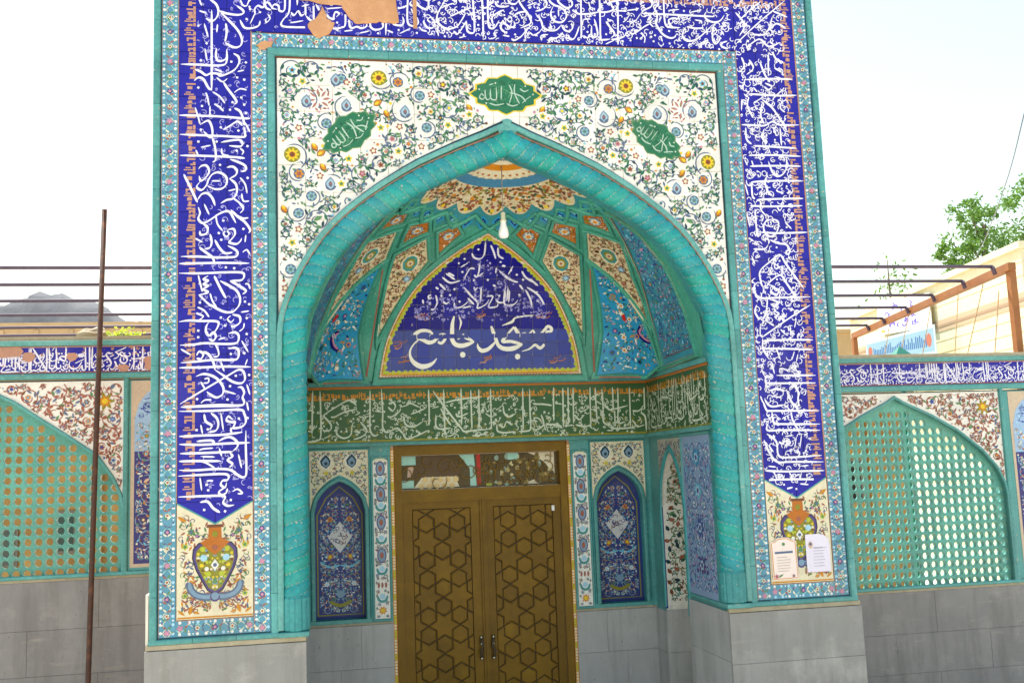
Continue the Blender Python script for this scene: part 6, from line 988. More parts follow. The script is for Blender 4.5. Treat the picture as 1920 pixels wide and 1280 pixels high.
def vframe(O_, N_):
    O_ = np.array(O_, float); N_ = np.array(N_, float); N_ /= np.linalg.norm(N_)
    U_ = np.cross((0, 0, 1.0), N_); U_ /= np.linalg.norm(U_); Vv = np.cross(N_, U_)
    to2 = lambda p: (float(np.dot(np.array(p) - O_, U_)), float(np.dot(np.array(p) - O_, Vv)))
    def f(UV, H):
        UV = np.asarray(UV, float); H = np.asarray(H, float); X = O_ + UV[:, :1] * U_ + UV[:, 1:2] * Vv
        lo = np.full(len(X), -.6); hi = np.full(len(X), .6)      # along N: hi side is inside the niche (F < 0)
        for _ in range(26):
            mi = (lo + hi) / 2; fv = vF(X + mi[:, None] * N_); hi = np.where(fv < 0, mi, hi); lo = np.where(fv < 0, lo, mi)
        return X + (hi + H)[:, None] * N_
    return f, to2
def vnormal(p):
    p = np.array(p, float); e = 1e-3; g = np.array([(vF((p + e * np.eye(3)[i])[None])[0] - vF((p - e * np.eye(3)[i])[None])[0]) for i in range(3)])
    return -g / (np.linalg.norm(g) + 1e-12)
def fill_surface(poly, step):
    """triangles covering an outline, fine enough to follow the curved surface"""
    P = []
    for a_, b_ in zip(poly, poly[1:] + poly[:1]):
        L = math.hypot(b_[0] - a_[0], b_[1] - a_[1]); n = max(1, int(L / step))
        for k in range(n): P.append((a_[0] + (b_[0] - a_[0]) * k / n, a_[1] + (b_[1] - a_[1]) * k / n))
    nb = len(P); xs_ = [p[0] for p in poly]; ys_ = [p[1] for p in poly]
    x = min(xs_)
    pts = list(P)
    while x < max(xs_):
        y = min(ys_)
        while y < max(ys_):
            if inpoly(poly, x, y) and dist_poly(poly, x, y) > step * .4: pts.append((x, y))
            y += step
        x += step
    r = geometry.delaunay_2d_cdt([Vector(p) for p in pts], [(i, (i + 1) % nb) for i in range(nb)], [], 1, 1e-5)
    out = []
    for f in r[2]:
        t = [tuple(r[0][i]) for i in f]
        ar = sum(t[i][0] * t[(i + 1) % 3][1] - t[(i + 1) % 3][0] * t[i][1] for i in range(3))
        out.append(t if ar > 0 else t[::-1])
    return P, out
def vpanel(name, P3, base, deco, rib=.034, step=.05, lab=None, ribcol='rib'):
    c = np.mean(np.array(P3), 0); f, to2 = vframe(c, vnormal(c)); poly = [to2(p) for p in P3]
    ar = sum(a_[0] * b_[1] - b_[0] * a_[1] for a_, b_ in zip(poly, poly[1:] + poly[:1]))
    if ar < 0: poly = poly[::-1]
    edge, tri = fill_surface(poly, step); a = Art()
    for t in tri: a.poly(t, base, 0)
    deco(a, poly)
    o = a.build(name, f, vault, GL, .006, .0018)
    molding('rib', edge, rib, .03, f, GLM, o, ribcol, closed=True)
    return o, f, to2, poly
VP = {k: [mm(p) for p in v] for k, v in D['VP'].items()}
def cen(poly): return sum(p[0] for p in poly) / len(poly), sum(p[1] for p in poly) / len(poly)
def shrink(poly, k):
    c = cen(poly); return [(c[0] + (p[0] - c[0]) * k, c[1] + (p[1] - c[1]) * k) for p in poly]
def d_orange(seed):
    def g(a, poly):
        c = cen(poly); floral(a, shrink(poly, .92), 26, ['cream', 'terra', 'orange', 'paleblue', 'sand', 'rust', 'olive'], random.Random(seed), .045, 'brown', None, .5)
        a.flower(c[0], c[1], .045, 'cream', 'amber', 4, 6, None, 'bluegrey')
    return g
def d_small(a, poly):
    c = cen(poly); a.flower(c[0], c[1], .032, 'sand', 'rust', 2, 6, None, 'bluegrey')
def d_cream(seed):
    def g(a, poly):
        a.stroke(poly + [poly[0]], .02, 'cream', 1, sm=False, taper=1)
        floral(a, shrink(poly, .95), 130, ['brown', 'rust', 'dgreen', 'brown', 'black', 'olive'], random.Random(seed), .045, 'rust', None, .18)
        c = cen(poly); top = max(poly, key=lambda p: p[1]); m = (c[0] * .62 + top[0] * .38, c[1] * .62 + top[1] * .38)
        a.cdisc(m[0], m[1], .085, 'cream', 5, 12, .1); a.cdisc(m[0], m[1], .07, 'teal2', 6, 8, .085); a.cdisc(m[0], m[1], .05, 'olive', 7, 6, .06); a.disc(m[0], m[1], .032, 'sand', 8, 8); a.disc(m[0], m[1], .014, 'rust', 9, 6)
        a.flower(m[0] + .02, m[1] - .16, .04, 'bluegrey', 'paleblue', 5, 6)
    return g
def d_blue(a, poly):
    floral(a, shrink(poly, .96), 150, ['sky', 'white', 'orange', 'slate', 'cream', 'teal2', 'pink', 'dgreen', 'deepblue'], random.Random(44), .06, 'teal2', None, .34)
    a.stroke(poly + [poly[0]], .012, 'rust', 1, sm=False, taper=1); c = cen(poly)
    for dx, dy in ((-.13, -.1), (.0, .06), (-.16, -.22), (-.02, .2)): a.flower(c[0] + dx, c[1] + dy, .03, 'white', 'orange', 4, 7)
    a.stroke([(c[0] + .10, c[1] - .02), (c[0] + .04, c[1] - .08), (c[0] + .08, c[1] - .15), (c[0] + .16, c[1] - .18)], .045, 'deepblue', 4); a.stroke([(c[0] + .10, c[1] - .03), (c[0] + .05, c[1] - .08), (c[0] + .09, c[1] - .14), (c[0] + .15, c[1] - .17)], .02, 'pink', 5)
    a.stroke([(c[0] - .04, c[1] + .13), (c[0] - .06, c[1] + .05)], .035, 'red', 5)
def d_side(a, poly):
    floral(a, shrink(poly, .93), 220, ['sky', 'teal2', 'bluegrey', 'purple', 'paleblue', 'pink', 'slate', 'olive'], random.Random(45), .05, 'slate', None, .3)
    a.stroke(poly + [poly[0]], .035, 'flesh', 3, sm=False, taper=1); q = shrink(poly, .9); a.stroke(q + [q[0]], .008, 'brown', 4, sm=False, taper=1)
specs = [('o1', 'kite_panel', 'terra', d_orange(1)), ('o2', 'kite_panel', 'terra', d_orange(2)), ('o3', 'kite_panel', 'terra', d_orange(3)), ('s1', 'diamond_panel', 'teal2', d_small), ('s2', 'diamond_panel', 'teal2', d_small), ('s3', 'diamond_panel', 'teal2', d_small),
         ('k1', 'long_kite_panel', 'sand', d_cream(4)), ('k2', 'long_kite_panel', 'sand', d_cream(5)), ('blue', 'corner_panel', 'vblue', d_blue), ('side', 'side_lunette', lin('3E93A8'), d_side)]
for key, nm, base, deco in specs:
    for s in (1, -1): vpanel(nm, [(p[0] * s, p[1], p[2]) for p in VP[key]], C[base] if isinstance(base, str) else base, deco)
ctr_d = [(-.0, .905, 3.475), (.085, .975, 3.43), (0, 1.01, 3.405), (-.085, .975, 3.43)]
# lunette with the mosque's name
half = VP['lun']; L3 = [(0, half[0][1], half[0][2])] + half[1:]; L3 = L3 + [(-p[0], p[1], p[2]) for p in L3[:0:-1]]
lf, lto = vframe((0, 1.45, 2.8), vnormal((0, 1.42, 2.85)))
outl = [lto(p) for p in L3]; hi_ = catmull([lto(p) for p in ([(0, half[0][1], half[0][2])] + half[1:])], 6)
lun_poly = [(-p[0], p[1]) for p in hi_] + [(p[0], p[1]) for p in hi_[::-1]][:-1]
lun_poly = lun_poly[::1]
ar_ = sum(a_[0] * b_[1] - b_[0] * a_[1] for a_, b_ in zip(lun_poly, lun_poly[1:] + lun_poly[:1]))
if ar_ < 0: lun_poly = lun_poly[::-1]
top_v = max(p[1] for p in lun_poly); bot_v = min(p[1] for p in lun_poly)
def inset(poly, d):
    out = []; n = len(poly)
    for i in range(n):
        a_, b_, c_ = poly[i - 1], poly[i], poly[(i + 1) % n]
        d1 = np.array(b_) - a_; d2 = np.array(c_) - b_; d1 = d1 / (np.hypot(*d1) + 1e-9); d2 = d2 / (np.hypot(*d2) + 1e-9); t = d1 + d2; t /= np.hypot(*t) + 1e-9
        nn = np.array((-t[1], t[0])); k = 1 / max(.45, float(np.dot(nn, (-d1[1], d1[0])))); out.append((b_[0] + nn[0] * d * k, b_[1] + nn[1] * d * k))
    return out
_inset = inset
def hull(P):
    P = sorted(set(P)); cr = lambda o, a_, b_: (a_[0] - o[0]) * (b_[1] - o[1]) - (a_[1] - o[1]) * (b_[0] - o[0]); lo_, up_ = [], []
    for p in P:
        while len(lo_) > 1 and cr(lo_[-2], lo_[-1], p) <= 0: lo_.pop()
        lo_.append(p)
    for p in P[::-1]:
        while len(up_) > 1 and cr(up_[-2], up_[-1], p) <= 0: up_.pop()
        up_.append(p)
    return lo_[:-1] + up_[:-1]
def inset(poly, d):
    return hull([p for p in _inset(poly, d) if inpoly(poly, *p) and dist_poly(poly, *p) > d * .96])
edge, tri = fill_surface(lun_poly, .06)
a = Art()
for t in tri: a.poly(t, 'cream', 0)
for d, c, wd in ((.012, 'white', .012), (.03, 'rust', .006), (.05, 'amber', .012), (.062, 'yellow', .014)):
    q = inset(lun_poly, d); a.stroke(q + [q[0]], wd, c, 1, sm=False, taper=1)
q = inset(lun_poly, .03); acc = 0
dn = []
for p0_, p1_ in zip(q, q[1:] + q[:1]):
    L = math.hypot(p1_[0] - p0_[0], p1_[1] - p0_[1]); n = max(1, int(L / .028))
    for k in range(n): dn.append((p0_[0] + (p1_[0] - p0_[0]) * k / n, p0_[1] + (p1_[1] - p0_[1]) * k / n))
for k, p in enumerate(dn): a.disc(p[0], p[1], .007, ('rust', 'olive', 'brown')[k % 3], 3, 6)
lun = a.build('name_lunette', lf, vault, GL, .006, .0007)
molding('rib', edge, .06, .03, lf, GLM, lun, 'rib', closed=True)
blue_poly = inset(lun_poly, .075)
q = inset(lun_poly, .07); sc = Art(); acc = 0
for p0_, p1_ in zip(q, q[1:] + q[:1]):
    L = math.hypot(p1_[0] - p0_[0], p1_[1] - p0_[1]); n = max(1, int(round(L / .052)))
    for k in range(n): sc.disc(p0_[0] + (p1_[0] - p0_[0]) * (k + .5) / n, p0_[1] + (p1_[1] - p0_[1]) * (k + .5) / n, .019, 'lime', 0, 7)
sc.build('scalloped_edge', lf, lun, GL, .0175, .0005, kind='stuff')
lsz = .118; i0 = int(math.floor(-1.0 / lsz)); vline = None
split = lto((0, 1.55, 2.69))[1]
for i in range(-9, 9):
    for j in range(-1, 14):
        u, v = i * lsz, bot_v + .075 + j * lsz
        cp = clip_convex(rect(u, u + lsz, v, v + lsz), blue_poly)
        if len(cp) < 3: continue
        arr = abs(sum(x[0] * y[1] - y[0] * x[1] for x, y in zip(cp, cp[1:] + cp[:1]))) / 2
        if arr < .0004: continue
        cl_ = lin(random.choice(('3D4C9A', '434F98', '36489E', '3A4A92', '2F3E9A'))) if v + lsz / 2 < split - .03 else (lin(random.choice(('13108A', '170F88', '1A1A90', '120E80'))))
        tile_from('tile', cp, lambda UV, H: lf(UV, H + .010), lun, cl_, .005, .001)
ll = Art()
def l2(p): return lto(p)
for s_ in D['LU']:
    if len(s_) > 1: ll.stroke([l2(mm(p)) for p in s_], .0175, 'letter', 1, .9)
for p in D['LUD']: ll.rhomb(*l2(mm(p)), .013, 'letter', 1)
for s_ in D['MJ']:
    ll.stroke([l2(mm(p[:3])) + (p[3] / 1000 * 1.08,) for p in s_], None, lin('F4EFE0'), 2, sub=7)
for p in D['MJD']: ll.disc(*l2(mm(p)), .026, lin('F4EFE0'), 2, 8)
rm = random.Random(77)
for p in D['MS']:
    u, v = l2(mm(p))
    for k in range(5):
        x = u + rm.uniform(-.05, .05); z = v + rm.uniform(-.03, .03); t = rm.uniform(-.4, .5)
        ll.stroke([(x - .03, z), (x, z + t * .03), (x + .03, z + .01), (x + .035, z + .03)], .009, rm.choice(('tan', 'terra', 'rust')), 1, .8)
ll.clip = None
tendrils(ll, lambda p, q: (lambda u, v: (u, v))(-.6 + 1.2 * p, split + .02 + (top_v - split - .3) * q * (1 - abs(-.6 + 1.2 * p) / .75)), 220, random.Random(5), 'lilac', .006, sz=.022)
ll.build('lettering', lf, lun, GL, .0185, .0006, kind='stuff')
# crown medallion: rings of the half dome
def vpolar(UV, H):     # u = angle, v = s
    s_ = np.clip(UV[:, 1], .001, 1); z = np.interp(s_, [a_ for a_, b_ in VSZ], [b_ for a_, b_ in VSZ])
    return np.stack([VA * s_ * np.cos(UV[:, 0]), VY + VB * s_ * np.sin(UV[:, 0]), z - H], -1)
cm = Art(); N = 96
def ring(s0, s1, c, l, f=None):
    for k in range(N):
        t0, t1 = math.pi * k / N, math.pi * (k + 1) / N; m = max(1, int((s1 - s0) / .025))
        for j in range(m):
            a0, a1 = s0 + (s1 - s0) * j / m, s0 + (s1 - s0) * (j + 1) / m
            cm.poly([(t0, a0), (t1, a0), (t1, a1), (t0, a1)][::-1], c, l)
def lob(t, base, amp, n): return base + amp * abs(math.sin(t * n))
ring(.0, .53, lin('3C8C92'), 0); ring(.0, .34, 'sand', 1)
def scallop(s0, base, amp, n, c, l):
    for k in range(N * 2):
        t0, t1 = math.pi * k / (2 * N), math.pi * (k + 1) / (2 * N); e0, e1 = lob(t0, base, amp, n), lob(t1, base, amp, n)
        for j in range(5):
            f0, f1 = j / 5, (j + 1) / 5; cm.poly([(t0, s0 + (e0 - s0) * f0), (t1, s0 + (e1 - s0) * f0), (t1, s0 + (e1 - s0) * f1), (t0, s0 + (e0 - s0) * f1)][::-1], c, l)
scallop(.25, .395, .06, 9, 'sand', 2)
for k in range(18):
    t0 = math.pi * (k + .5) / 18; dt = math.pi / 36
    for kk, (c_, f_) in enumerate((('vblue', 1.0), ('deepblue', .62), ('sky', .34))): cm.poly([(t0, .50 + .055 * f_), (t0 + dt * .8 * f_, .50), (t0, .50 - .04 * f_), (t0 - dt * .8 * f_, .50)], c_, 1 + kk)
ring(.195, .255, lin('4A86A8'), 3); scallop(.1, .175, .022, 14, 'cream', 4); ring(.08, .13, 'amber', 5); ring(.0, .085, 'cream', 6)
rc = random.Random(2)
for k in range(760):
    t = rc.uniform(.02, math.pi - .02); s_ = rc.uniform(.262, lob(t, .395, .06, 9) - .012); c_ = rc.choice(('brown', 'rust', 'olive', 'terra', 'dgreen', 'cream', 'brown')); r = rc.uniform(.006, .011); q0 = rc.uniform(0, 6.28)
    cm.poly([(t + r / s_ * math.cos(q + q0) * (1.5 if i_ % 3 == 0 else .7), s_ + r * math.sin(q + q0)) for i_, q in enumerate(np.linspace(6.28, 0, 6, endpoint=False))], c_, 3)
for k in range(9):
    t = math.pi * (k + .5) / 9
    for s_, c_, r in ((.425, 'yellow', .012), (.40, 'rust', .012), (.345, 'amber', .013)): cm.poly([(t + r / s_ * math.cos(q), s_ + r * math.sin(q)) for q in np.linspace(6.28, 0, 7, endpoint=False)], c_, 4)
for k in range(14):
    t = math.pi * (k + .5) / 14
    for s_, c_, r in ((.165, 'terra', .008), (.05, 'grey', .006)): cm.poly([(t + r / s_ * math.cos(q), s_ + r * math.sin(q)) for q in np.linspace(6.28, 0, 6, endpoint=False)], c_, 7)
med_ = cm.build('crown_medallion', vpolar, vault, GL, .02, .0014)
# zigzag rib round the medallion
zz = []
for k in range(0, 33):
    t = math.pi * k / 32; zz.append((t, .50 if k % 4 in (0,) else (.46 if k % 2 else .42)))
zig = [(math.pi * k / 16, .545 if k % 2 == 0 else .452) for k in range(17)]
pl = []
for p0_, p1_ in zip(zig[:-1], zig[1:]):
    for k in range(4): pl.append((p0_[0] + (p1_[0] - p0_[0]) * k / 4, p0_[1] + (p1_[1] - p0_[1]) * k / 4))
pl.append(zig[-1])
pts3 = vpolar(np.array(pl), np.full(len(pl), .03)); 
V_, F_ = [], []
P3 = [Vector(p) for p in pts3]
o = tube('zigzag_rib', [tuple(p) for p in P3], .02, GLM, med_, 6, C['rib'])
# hanging bulb
bulb = empty('hanging_bulb', (0, .30, 3.19))
tag(bulb, 'white glass light bulb hanging on a cord from the vault crown', 'light bulb')
tube('cord', [(0, .30, 3.385), (0, .298, 3.6), (0, .29, 3.79)], .004, flat('cord_grey', '8A8074'), bulb, 6)
lathe('socket', [(.0, 3.395), (.013, 3.395), (.018, 3.39), (.019, 3.335), (.025, 3.33), (.025, 3.32), (.0, 3.32)], 0, .30, flat('socket_cream', 'D8D2B0', .5), bulb, 16)
lathe('glass', [(.018, 3.325), (.022, 3.305), (.026, 3.285), (.034, 3.26), (.041, 3.23), (.040, 3.205), (.028, 3.188), (.0, 3.182)], 0, .30, M_BULB, bulb, 18)
# ================================================================ flanking lattice walls
YW = 1.95
WF = planar((0, YW, 0), (1, 0, 0), (0, 0, 1))
def lattice(name, x0, x1, z0, z1, inside, parent, pitch=.088, r=.0365, y0=YW + .05, th=.055, xo=0, zo=0, n=10):
    V_, F_ = [], []
    nxx = int(math.ceil((x1 - x0) / pitch)); nzz = int(math.ceil((z1 - z0) / pitch))
    ang = [math.pi / 4 + 2 * math.pi * k / 8 for k in range(8)]
    for i in range(nxx):
        for j in range(nzz):
            a0, b0 = x0 + i * pitch, z0 + j * pitch; cx, cz = a0 + pitch / 2, b0 + pitch / 2; k = len(V_); h = pitch / 2
            sq = [(cx + h, cz + h), (cx, cz + h), (cx - h, cz + h), (cx - h, cz), (cx - h, cz - h), (cx, cz - h), (cx + h, cz - h), (cx + h, cz)]
            if inside(cx, cz, r + .015):
                ci = [(cx + r * math.cos(t), cz + r * math.sin(t)) for t in ang]
                for y in (y0, y0 + th):
                    V_ += [(p[0], y, p[1]) for p in sq] + [(p[0], y, p[1]) for p in ci]
                for q in range(8):
                    q2 = (q + 1) % 8
                    F_ += [(k + q, k + 8 + q, k + 8 + q2, k + q2), (k + 16 + q, k + 16 + q2, k + 24 + q2, k + 24 + q), (k + 8 + q, k + 24 + q, k + 24 + q2, k + 8 + q2)]
            else:
                for y in (y0, y0 + th): V_ += [(cx - h, y, cz - h), (cx + h, y, cz - h), (cx + h, y, cz + h), (cx - h, y, cz + h)]
                F_ += [(k, k + 1, k + 2, k + 3), (k + 4, k + 7, k + 6, k + 5)]
    return mesh(name, V_, F_, GLM, parent, lin('62A898'))
def wing(side, label, lo, hi, px0, px1, zp, zw, zb0, zb1, arch, flower, panelx, panelz, text_x, seed):
    """side wall: stone below zp, lattice arch, white spandrel up to zw, blue band zb0..zb1 and a coping"""
    r = empty('lattice_wall', ((lo + hi) / 2, YW, GROUND)); tag(r, label, 'wall', 'tiled lattice walls beside the portal')
    rd = random.Random(seed)
    # stone base
    pl = multibox('stone_base', [(lo, hi, YW + .012, YW + .3, GROUND, zp - .02)], M_JOINT, r)
    js = [[lo + .9 + 1.02 * k for k in range(5)], [lo + .45 + 1.02 * k for k in range(5)]]
    if side < 0: js = [[-3.33, -4.4, -5.4], [-2.95, -3.9, -4.9]]
    stone_run(pl, lo, hi, YW - .008, .03, zp - .022, GROUND, M_WING, [.40, .375], [sorted(j) for j in js])
    box('mortar_ledge', lo, hi, YW - .004, YW + .1, zp - .022, zp, M_MORTAR, pl)
    a0, a1 = arch[0][0], arch[-1][0]
    # tiled spandrel plate with arched opening
    sp = arch_plate('spandrel_panel', px0, px1, zp + .0, zw, arch, planar((0, YW, 0), (1, 0, 0), (0, 0, 1)), GL, r, C['white'], .05, C['teal'], None)
    ia = lambda x, z, m=0: a0 + m * .6 < x < a1 - m * .6 and z > zp + m * .5 and z < float(np.interp(x, [p[0] for p in arch], [p[1] for p in arch])) - m * .8 - (m * .5 if True else 0)
    lattice('lattice_screen', a0 - .05, a1 + .05, zp, max(p[1] for p in arch) + .05, ia, r)
    fl = Art(lambda u, v, m=0: px0 + .02 + m < u < px1 - .02 - m and zp + .02 < v < zw - .02 - m and not (a0 - m - .03 < u < a1 + m + .03 and v < float(np.interp(u, [p[0] for p in arch], [p[1] for p in arch])) + .03 + m * 1.2))
    arabesque(fl, fl.clip, (px0, px1, zp, zw), rd, [.085, .07, .055, .042, .032, .024, .017, .012], 'rust', ['rust', 'rust', 'brown', 'leafg', 'rust', 'grey'], ['rust', 'bluegrey', 'slate', 'orange', 'brown'], None, .009, [(flower[0], flower[1], .07)], 1500, lf=.5, pack=.82)
    for k in range(7): fl.leaf(flower[0], flower[1], k * .9, .085, .035, 'olive', 3)
    fl.flower(flower[0], flower[1], .055, 'orange', 'yellow', 4, 7)
    fl.build('painted_arabesque', planar((0, YW - .001, 0), (1, 0, 0), (0, 0, 1)), sp, kind='stuff')
    molding('arch_frame', [(a0, zp)] + [(x, z + .006) for x, z in arch] + [(a1, zp)], .03, .02, WF, GLM, r, 'teal')
    for e in (px0, px1): molding('teal_moulding', [(e, zp), (e, zw + .01)], .05, .024, WF, GLM, r, 'teal')
    molding('teal_moulding', [(lo, (zw + zb0) / 2 + .004), (hi, (zw + zb0) / 2 + .004)], abs(zb0 - zw) - .004, .03, WF, GLM, r, 'teal')
    molding('teal_moulding', [(lo, zp + .018), (hi, zp + .018)], .036, .022, WF, GLM, r, 'teal', base=.001)
    molding('dark_joint', [(lo, zw - .006), (hi, zw - .006)], .012, .006, WF, GLM, r, 'navy')
    # inscription
    bd = box('inscription_band', lo, hi, YW, YW + .2, zb0 + .002, zb1, GL, r, C['blue'])
    bt = Art(lambda u, v, m=0: lo < u < hi and zb0 + .012 < v < zb1 - .008); h = zb1 - zb0; sc_ = h / .51
    bt.poly(rect(lo, hi, zb0 + .004, zb0 + .014), 'rust', 0); bt.poly(rect(lo, hi, zb1 - .012, zb1 - .002), 'tan', 0)
    for q in range(3):
        x0 = text_x - q * 3.62 * sc_
        bt_s = [[(x0 - (4.70 - p[1]) * sc_, zb0 + (-p[0] - 1.91) * sc_) for p in s] for s in LB]
        write(bt, bt_s, [(x0 - (4.70 - d[1]) * sc_, zb0 + (-d[0] - 1.91) * sc_) for d in LD], .0155, 'letter', 3, .9, .009)
    if side < 0:
        for (pa, pb, pc, pd) in ((-4.4, -4.0, zb0 + .16, zb1), (-3.98, -3.9, zb0 + .12, zb1 - .05), (-2.97, -2.88, zb0 + .03, zb0 + .14), (-3.62, -3.55, zb0 + .12, zb0 + .18), (-3.2, -3.12, zb0 + .02, zb0 + .07)):
            J = [(pa + rd.uniform(-.01, .01), pc + rd.uniform(-.012, .012)), ((pa + pb) / 2, pc - .02), (pb, pc + rd.uniform(-.01, .01)), (pb + .02, (pc + pd) / 2), (pb - .01, pd), (pa, pd - .004)]; bt.poly(J, 'tan', 6)
        tendrils(bt, lambda p, q: (lo + (hi - lo) * p, zb0 + h * q), 120, rd, 'tan', .008, sz=.02)
    else: tendrils(bt, lambda p, q: (lo + (hi - lo) * p, zb0 + h * q), 260, rd, 'lilac', .006, sz=.02)
    bt.build('lettering', planar((0, YW, 0), (1, 0, 0), (0, 0, 1)), bd, kind='stuff')
    box('coping', lo, hi, YW - .035, YW + .32, zb1 + .001, zb1 + .045, GLM, r, C['lip'], bev=.006); box('coping_render', lo, hi, YW - .01, YW + .3, zb1 + .046, zb1 + .085, M_MORTAR, r)
    # painted side panel
    p0, p1 = panelx; z0, z1 = panelz
    multibox('panel_backing', [(lo, px0, YW + .002, YW + .2, zp, zw), (px1, hi, YW + .002, YW + .2, zp, zw)], GL, r, C['teal'])
    pa = Art(); pa.poly(rect(p0, p1, z0, z1), lin('C9B49A'), 0); pa.poly(rect(p0 + .03, p1 - .03, z0 + .03, z1 - .32), lin('3E3A78'), 1)
    ap = arch_pts((p0 + p1) / 2, (p1 - p0) / 2 - .03, z1 - .34, z1 - .04, 12)
    for (xa, za), (xb, zb) in zip(ap[:-1], ap[1:]): pa.poly([(xa, z1 - .62), (xb, z1 - .62), (xb, zb), (xa, za)], lin('9DBBD8'), 2)
    b = Art(); floral(b, rect((p0 + p1) / 2, p1 - .035, z0 + .05, z1 - .36), 170, ['white', 'cream', 'rust', 'brown', 'bluegrey', 'orange', 'leafg', 'flesh', 'sky'], random.Random(seed + 3), .05, 'bluegrey', None, .35); b.mirror((p0 + p1) / 2)
    pa.p += [(q, c, l + 2) for q, c, l in b.p]
    b = Art(); floral(b, [(x, z) for x, z in ap] , 30, ['slate', 'bluegrey', 'paleblue'], random.Random(seed + 4), .05, 'slate', None, .3); pa.p += [(q, c, l + 2) for q, c, l in b.p]
    pa.build('side_panel_painting', planar((0, YW, 0), (1, 0, 0), (0, 0, 1)), r)
    return r
# left: higher base; the arch runs out of view to the left
LAc = -4.235; hw = 1.098
LARCH = [(LAc + (x - 0) , z) for x, z in [(-1.098, .0)]]
right_half = [(0, 2.20), (.075, 2.158), (.19, 2.10), (.41, 1.945), (.62, 1.802), (.87, 1.624), (1.008, 1.423), (1.07, 1.28), (1.096, 1.15)]
larch = [(LAc - x, z) for x, z in right_half[::-1]] + [(LAc + x, z) for x, z in right_half[1:]]
rh = [(0, 1.948), (.09, 1.895), (.384, 1.76), (.666, 1.601), (.926, 1.393), (1.076, 1.216), (1.15, 1.05), (1.165, .95)]
RAc = 4.224
rarch = [(RAc - x, z) for x, z in rh[::-1]] + [(RAc + x, z) for x, z in rh[1:]]

wing(-1, 'tiled wall left of the portal, its lattice arch cut off by the picture edge', -6.4, -2.56, -5.345, -3.125, .60, 2.292, 2.352, 2.592, larch, (-3.304, 2.10), (-3.085, -2.60), (.66, 2.275), -2.6, 31)
wing(1, 'tiled wall right of the portal with a pointed lattice arch and sunlit holes', 2.56, 6.9, 3.02, 5.415, .065, 2.005, 2.072, 2.305, rarch, (5.203, 1.837), (5.50, 6.02), (.13, 1.985), 6.1, 57)
# ================================================================ small things on the portal and in front of it
pole = empty('metal_pole', (-3.45, 1.7, GROUND)); tag(pole, 'thin rusty metal pole standing upright in front of the left lattice wall', 'pole')
tube('shaft', [(-3.40, 1.8, GROUND), (-3.377, 1.8, -.252), (-3.345, 1.8, 1.6), (-3.299, 1.8, 3.781)], .022, M_METAL, pole, 12)
multibox('foot_plate', [(-3.46, -3.34, 1.74, 1.86, GROUND, GROUND + .012)], M_METAL, pole)
def notice(x0, x1, z0, z1, tilt, col, round_, label, seed):
    r = empty('paper_notice', ((x0 + x1) / 2, -.012, z0)); tag(r, label, 'notice')
    rd = random.Random(seed); a = Art(); w_, h_ = x1 - x0, z1 - z0
    if round_: out = [(0, 0), (w_, 0), (w_, h_ * .72), (w_ * .93, h_ * .88), (w_ * .78, h_ * .97), (w_ * .6, h_), (0, h_)]
    else: out = [(0, 0), (w_, 0), (w_, h_ * .9), (w_ * .85, h_ * .93), (w_ * .7, h_ * .99), (w_ * .5, h_), (w_ * .3, h_ * .99), (w_ * .15, h_ * .93), (0, h_ * .9)]
    a.poly(out, lin(col), 0)
    if not round_:
        q = [(w_ / 2 + (p[0] - w_ / 2) * .92, h_ / 2 + (p[1] - h_ / 2) * .94) for p in out]; a.stroke(q + [q[0]], .006, 'orange', 1, sm=False, taper=1)
        a.poly(rect(w_ * .14, w_ * .84, h_ * .62, h_ * .67), 'grey', 2); a.disc(w_ * .5, h_ * .84, .014, 'leafg', 2, 6)
        for k in range(6): a.poly(rect(w_ * .2, w_ * (.6 + .2 * rd.random()), h_ * (.2 + k * .065), h_ * (.215 + k * .065)), lin('B9AFA6'), 2)
        a.flower(w_ * .14, h_ * .09, .02, 'pink', 'rust', 2, 5); a.flower(w_ * .8, h_ * .08, .016, 'pink', 'leafg', 2, 5); a.leaf(w_ * .2, h_ * .06, .5, .05, .016, 'leafg', 2)
    else:
        a.disc(w_ * .2, h_ * .72, .02, 'flesh', 2, 8, .028); a.disc(w_ * .2, h_ * .74, .012, 'grey', 3, 8)
        for k in range(7): a.poly(rect(w_ * .3, w_ * (.7 + .18 * rd.random()), h_ * (.15 + k * .08), h_ * (.165 + k * .08)), lin('B5AEBE'), 2)
        a.poly(rect(w_ * .32, w_ * .7, h_ * .62, h_ * .65), lin('8E88A0'), 2)
    ct, st_ = math.cos(tilt), math.sin(tilt)
    a.build('sheet', planar((x0, -.0145, z0), (ct, 0, st_), (-st_, 0, ct)), r, glaze('printed_paper', .6, .05, .03))
    multibox('backing', [(x0 + .004, x1 - .004, -.0145, -.0125, z0 + .006, z1 - h_ * .12)], M_PAPER, r)
notice(1.925, 2.134, .468, .785, .02, 'F0DDD2', False, 'cream paper notice with orange border and flowers on the right pier', 3)
notice(2.206, 2.402, .515, .80, .0, 'E9E0EC', True, 'white paper notice with rounded corner on the right pier', 4)

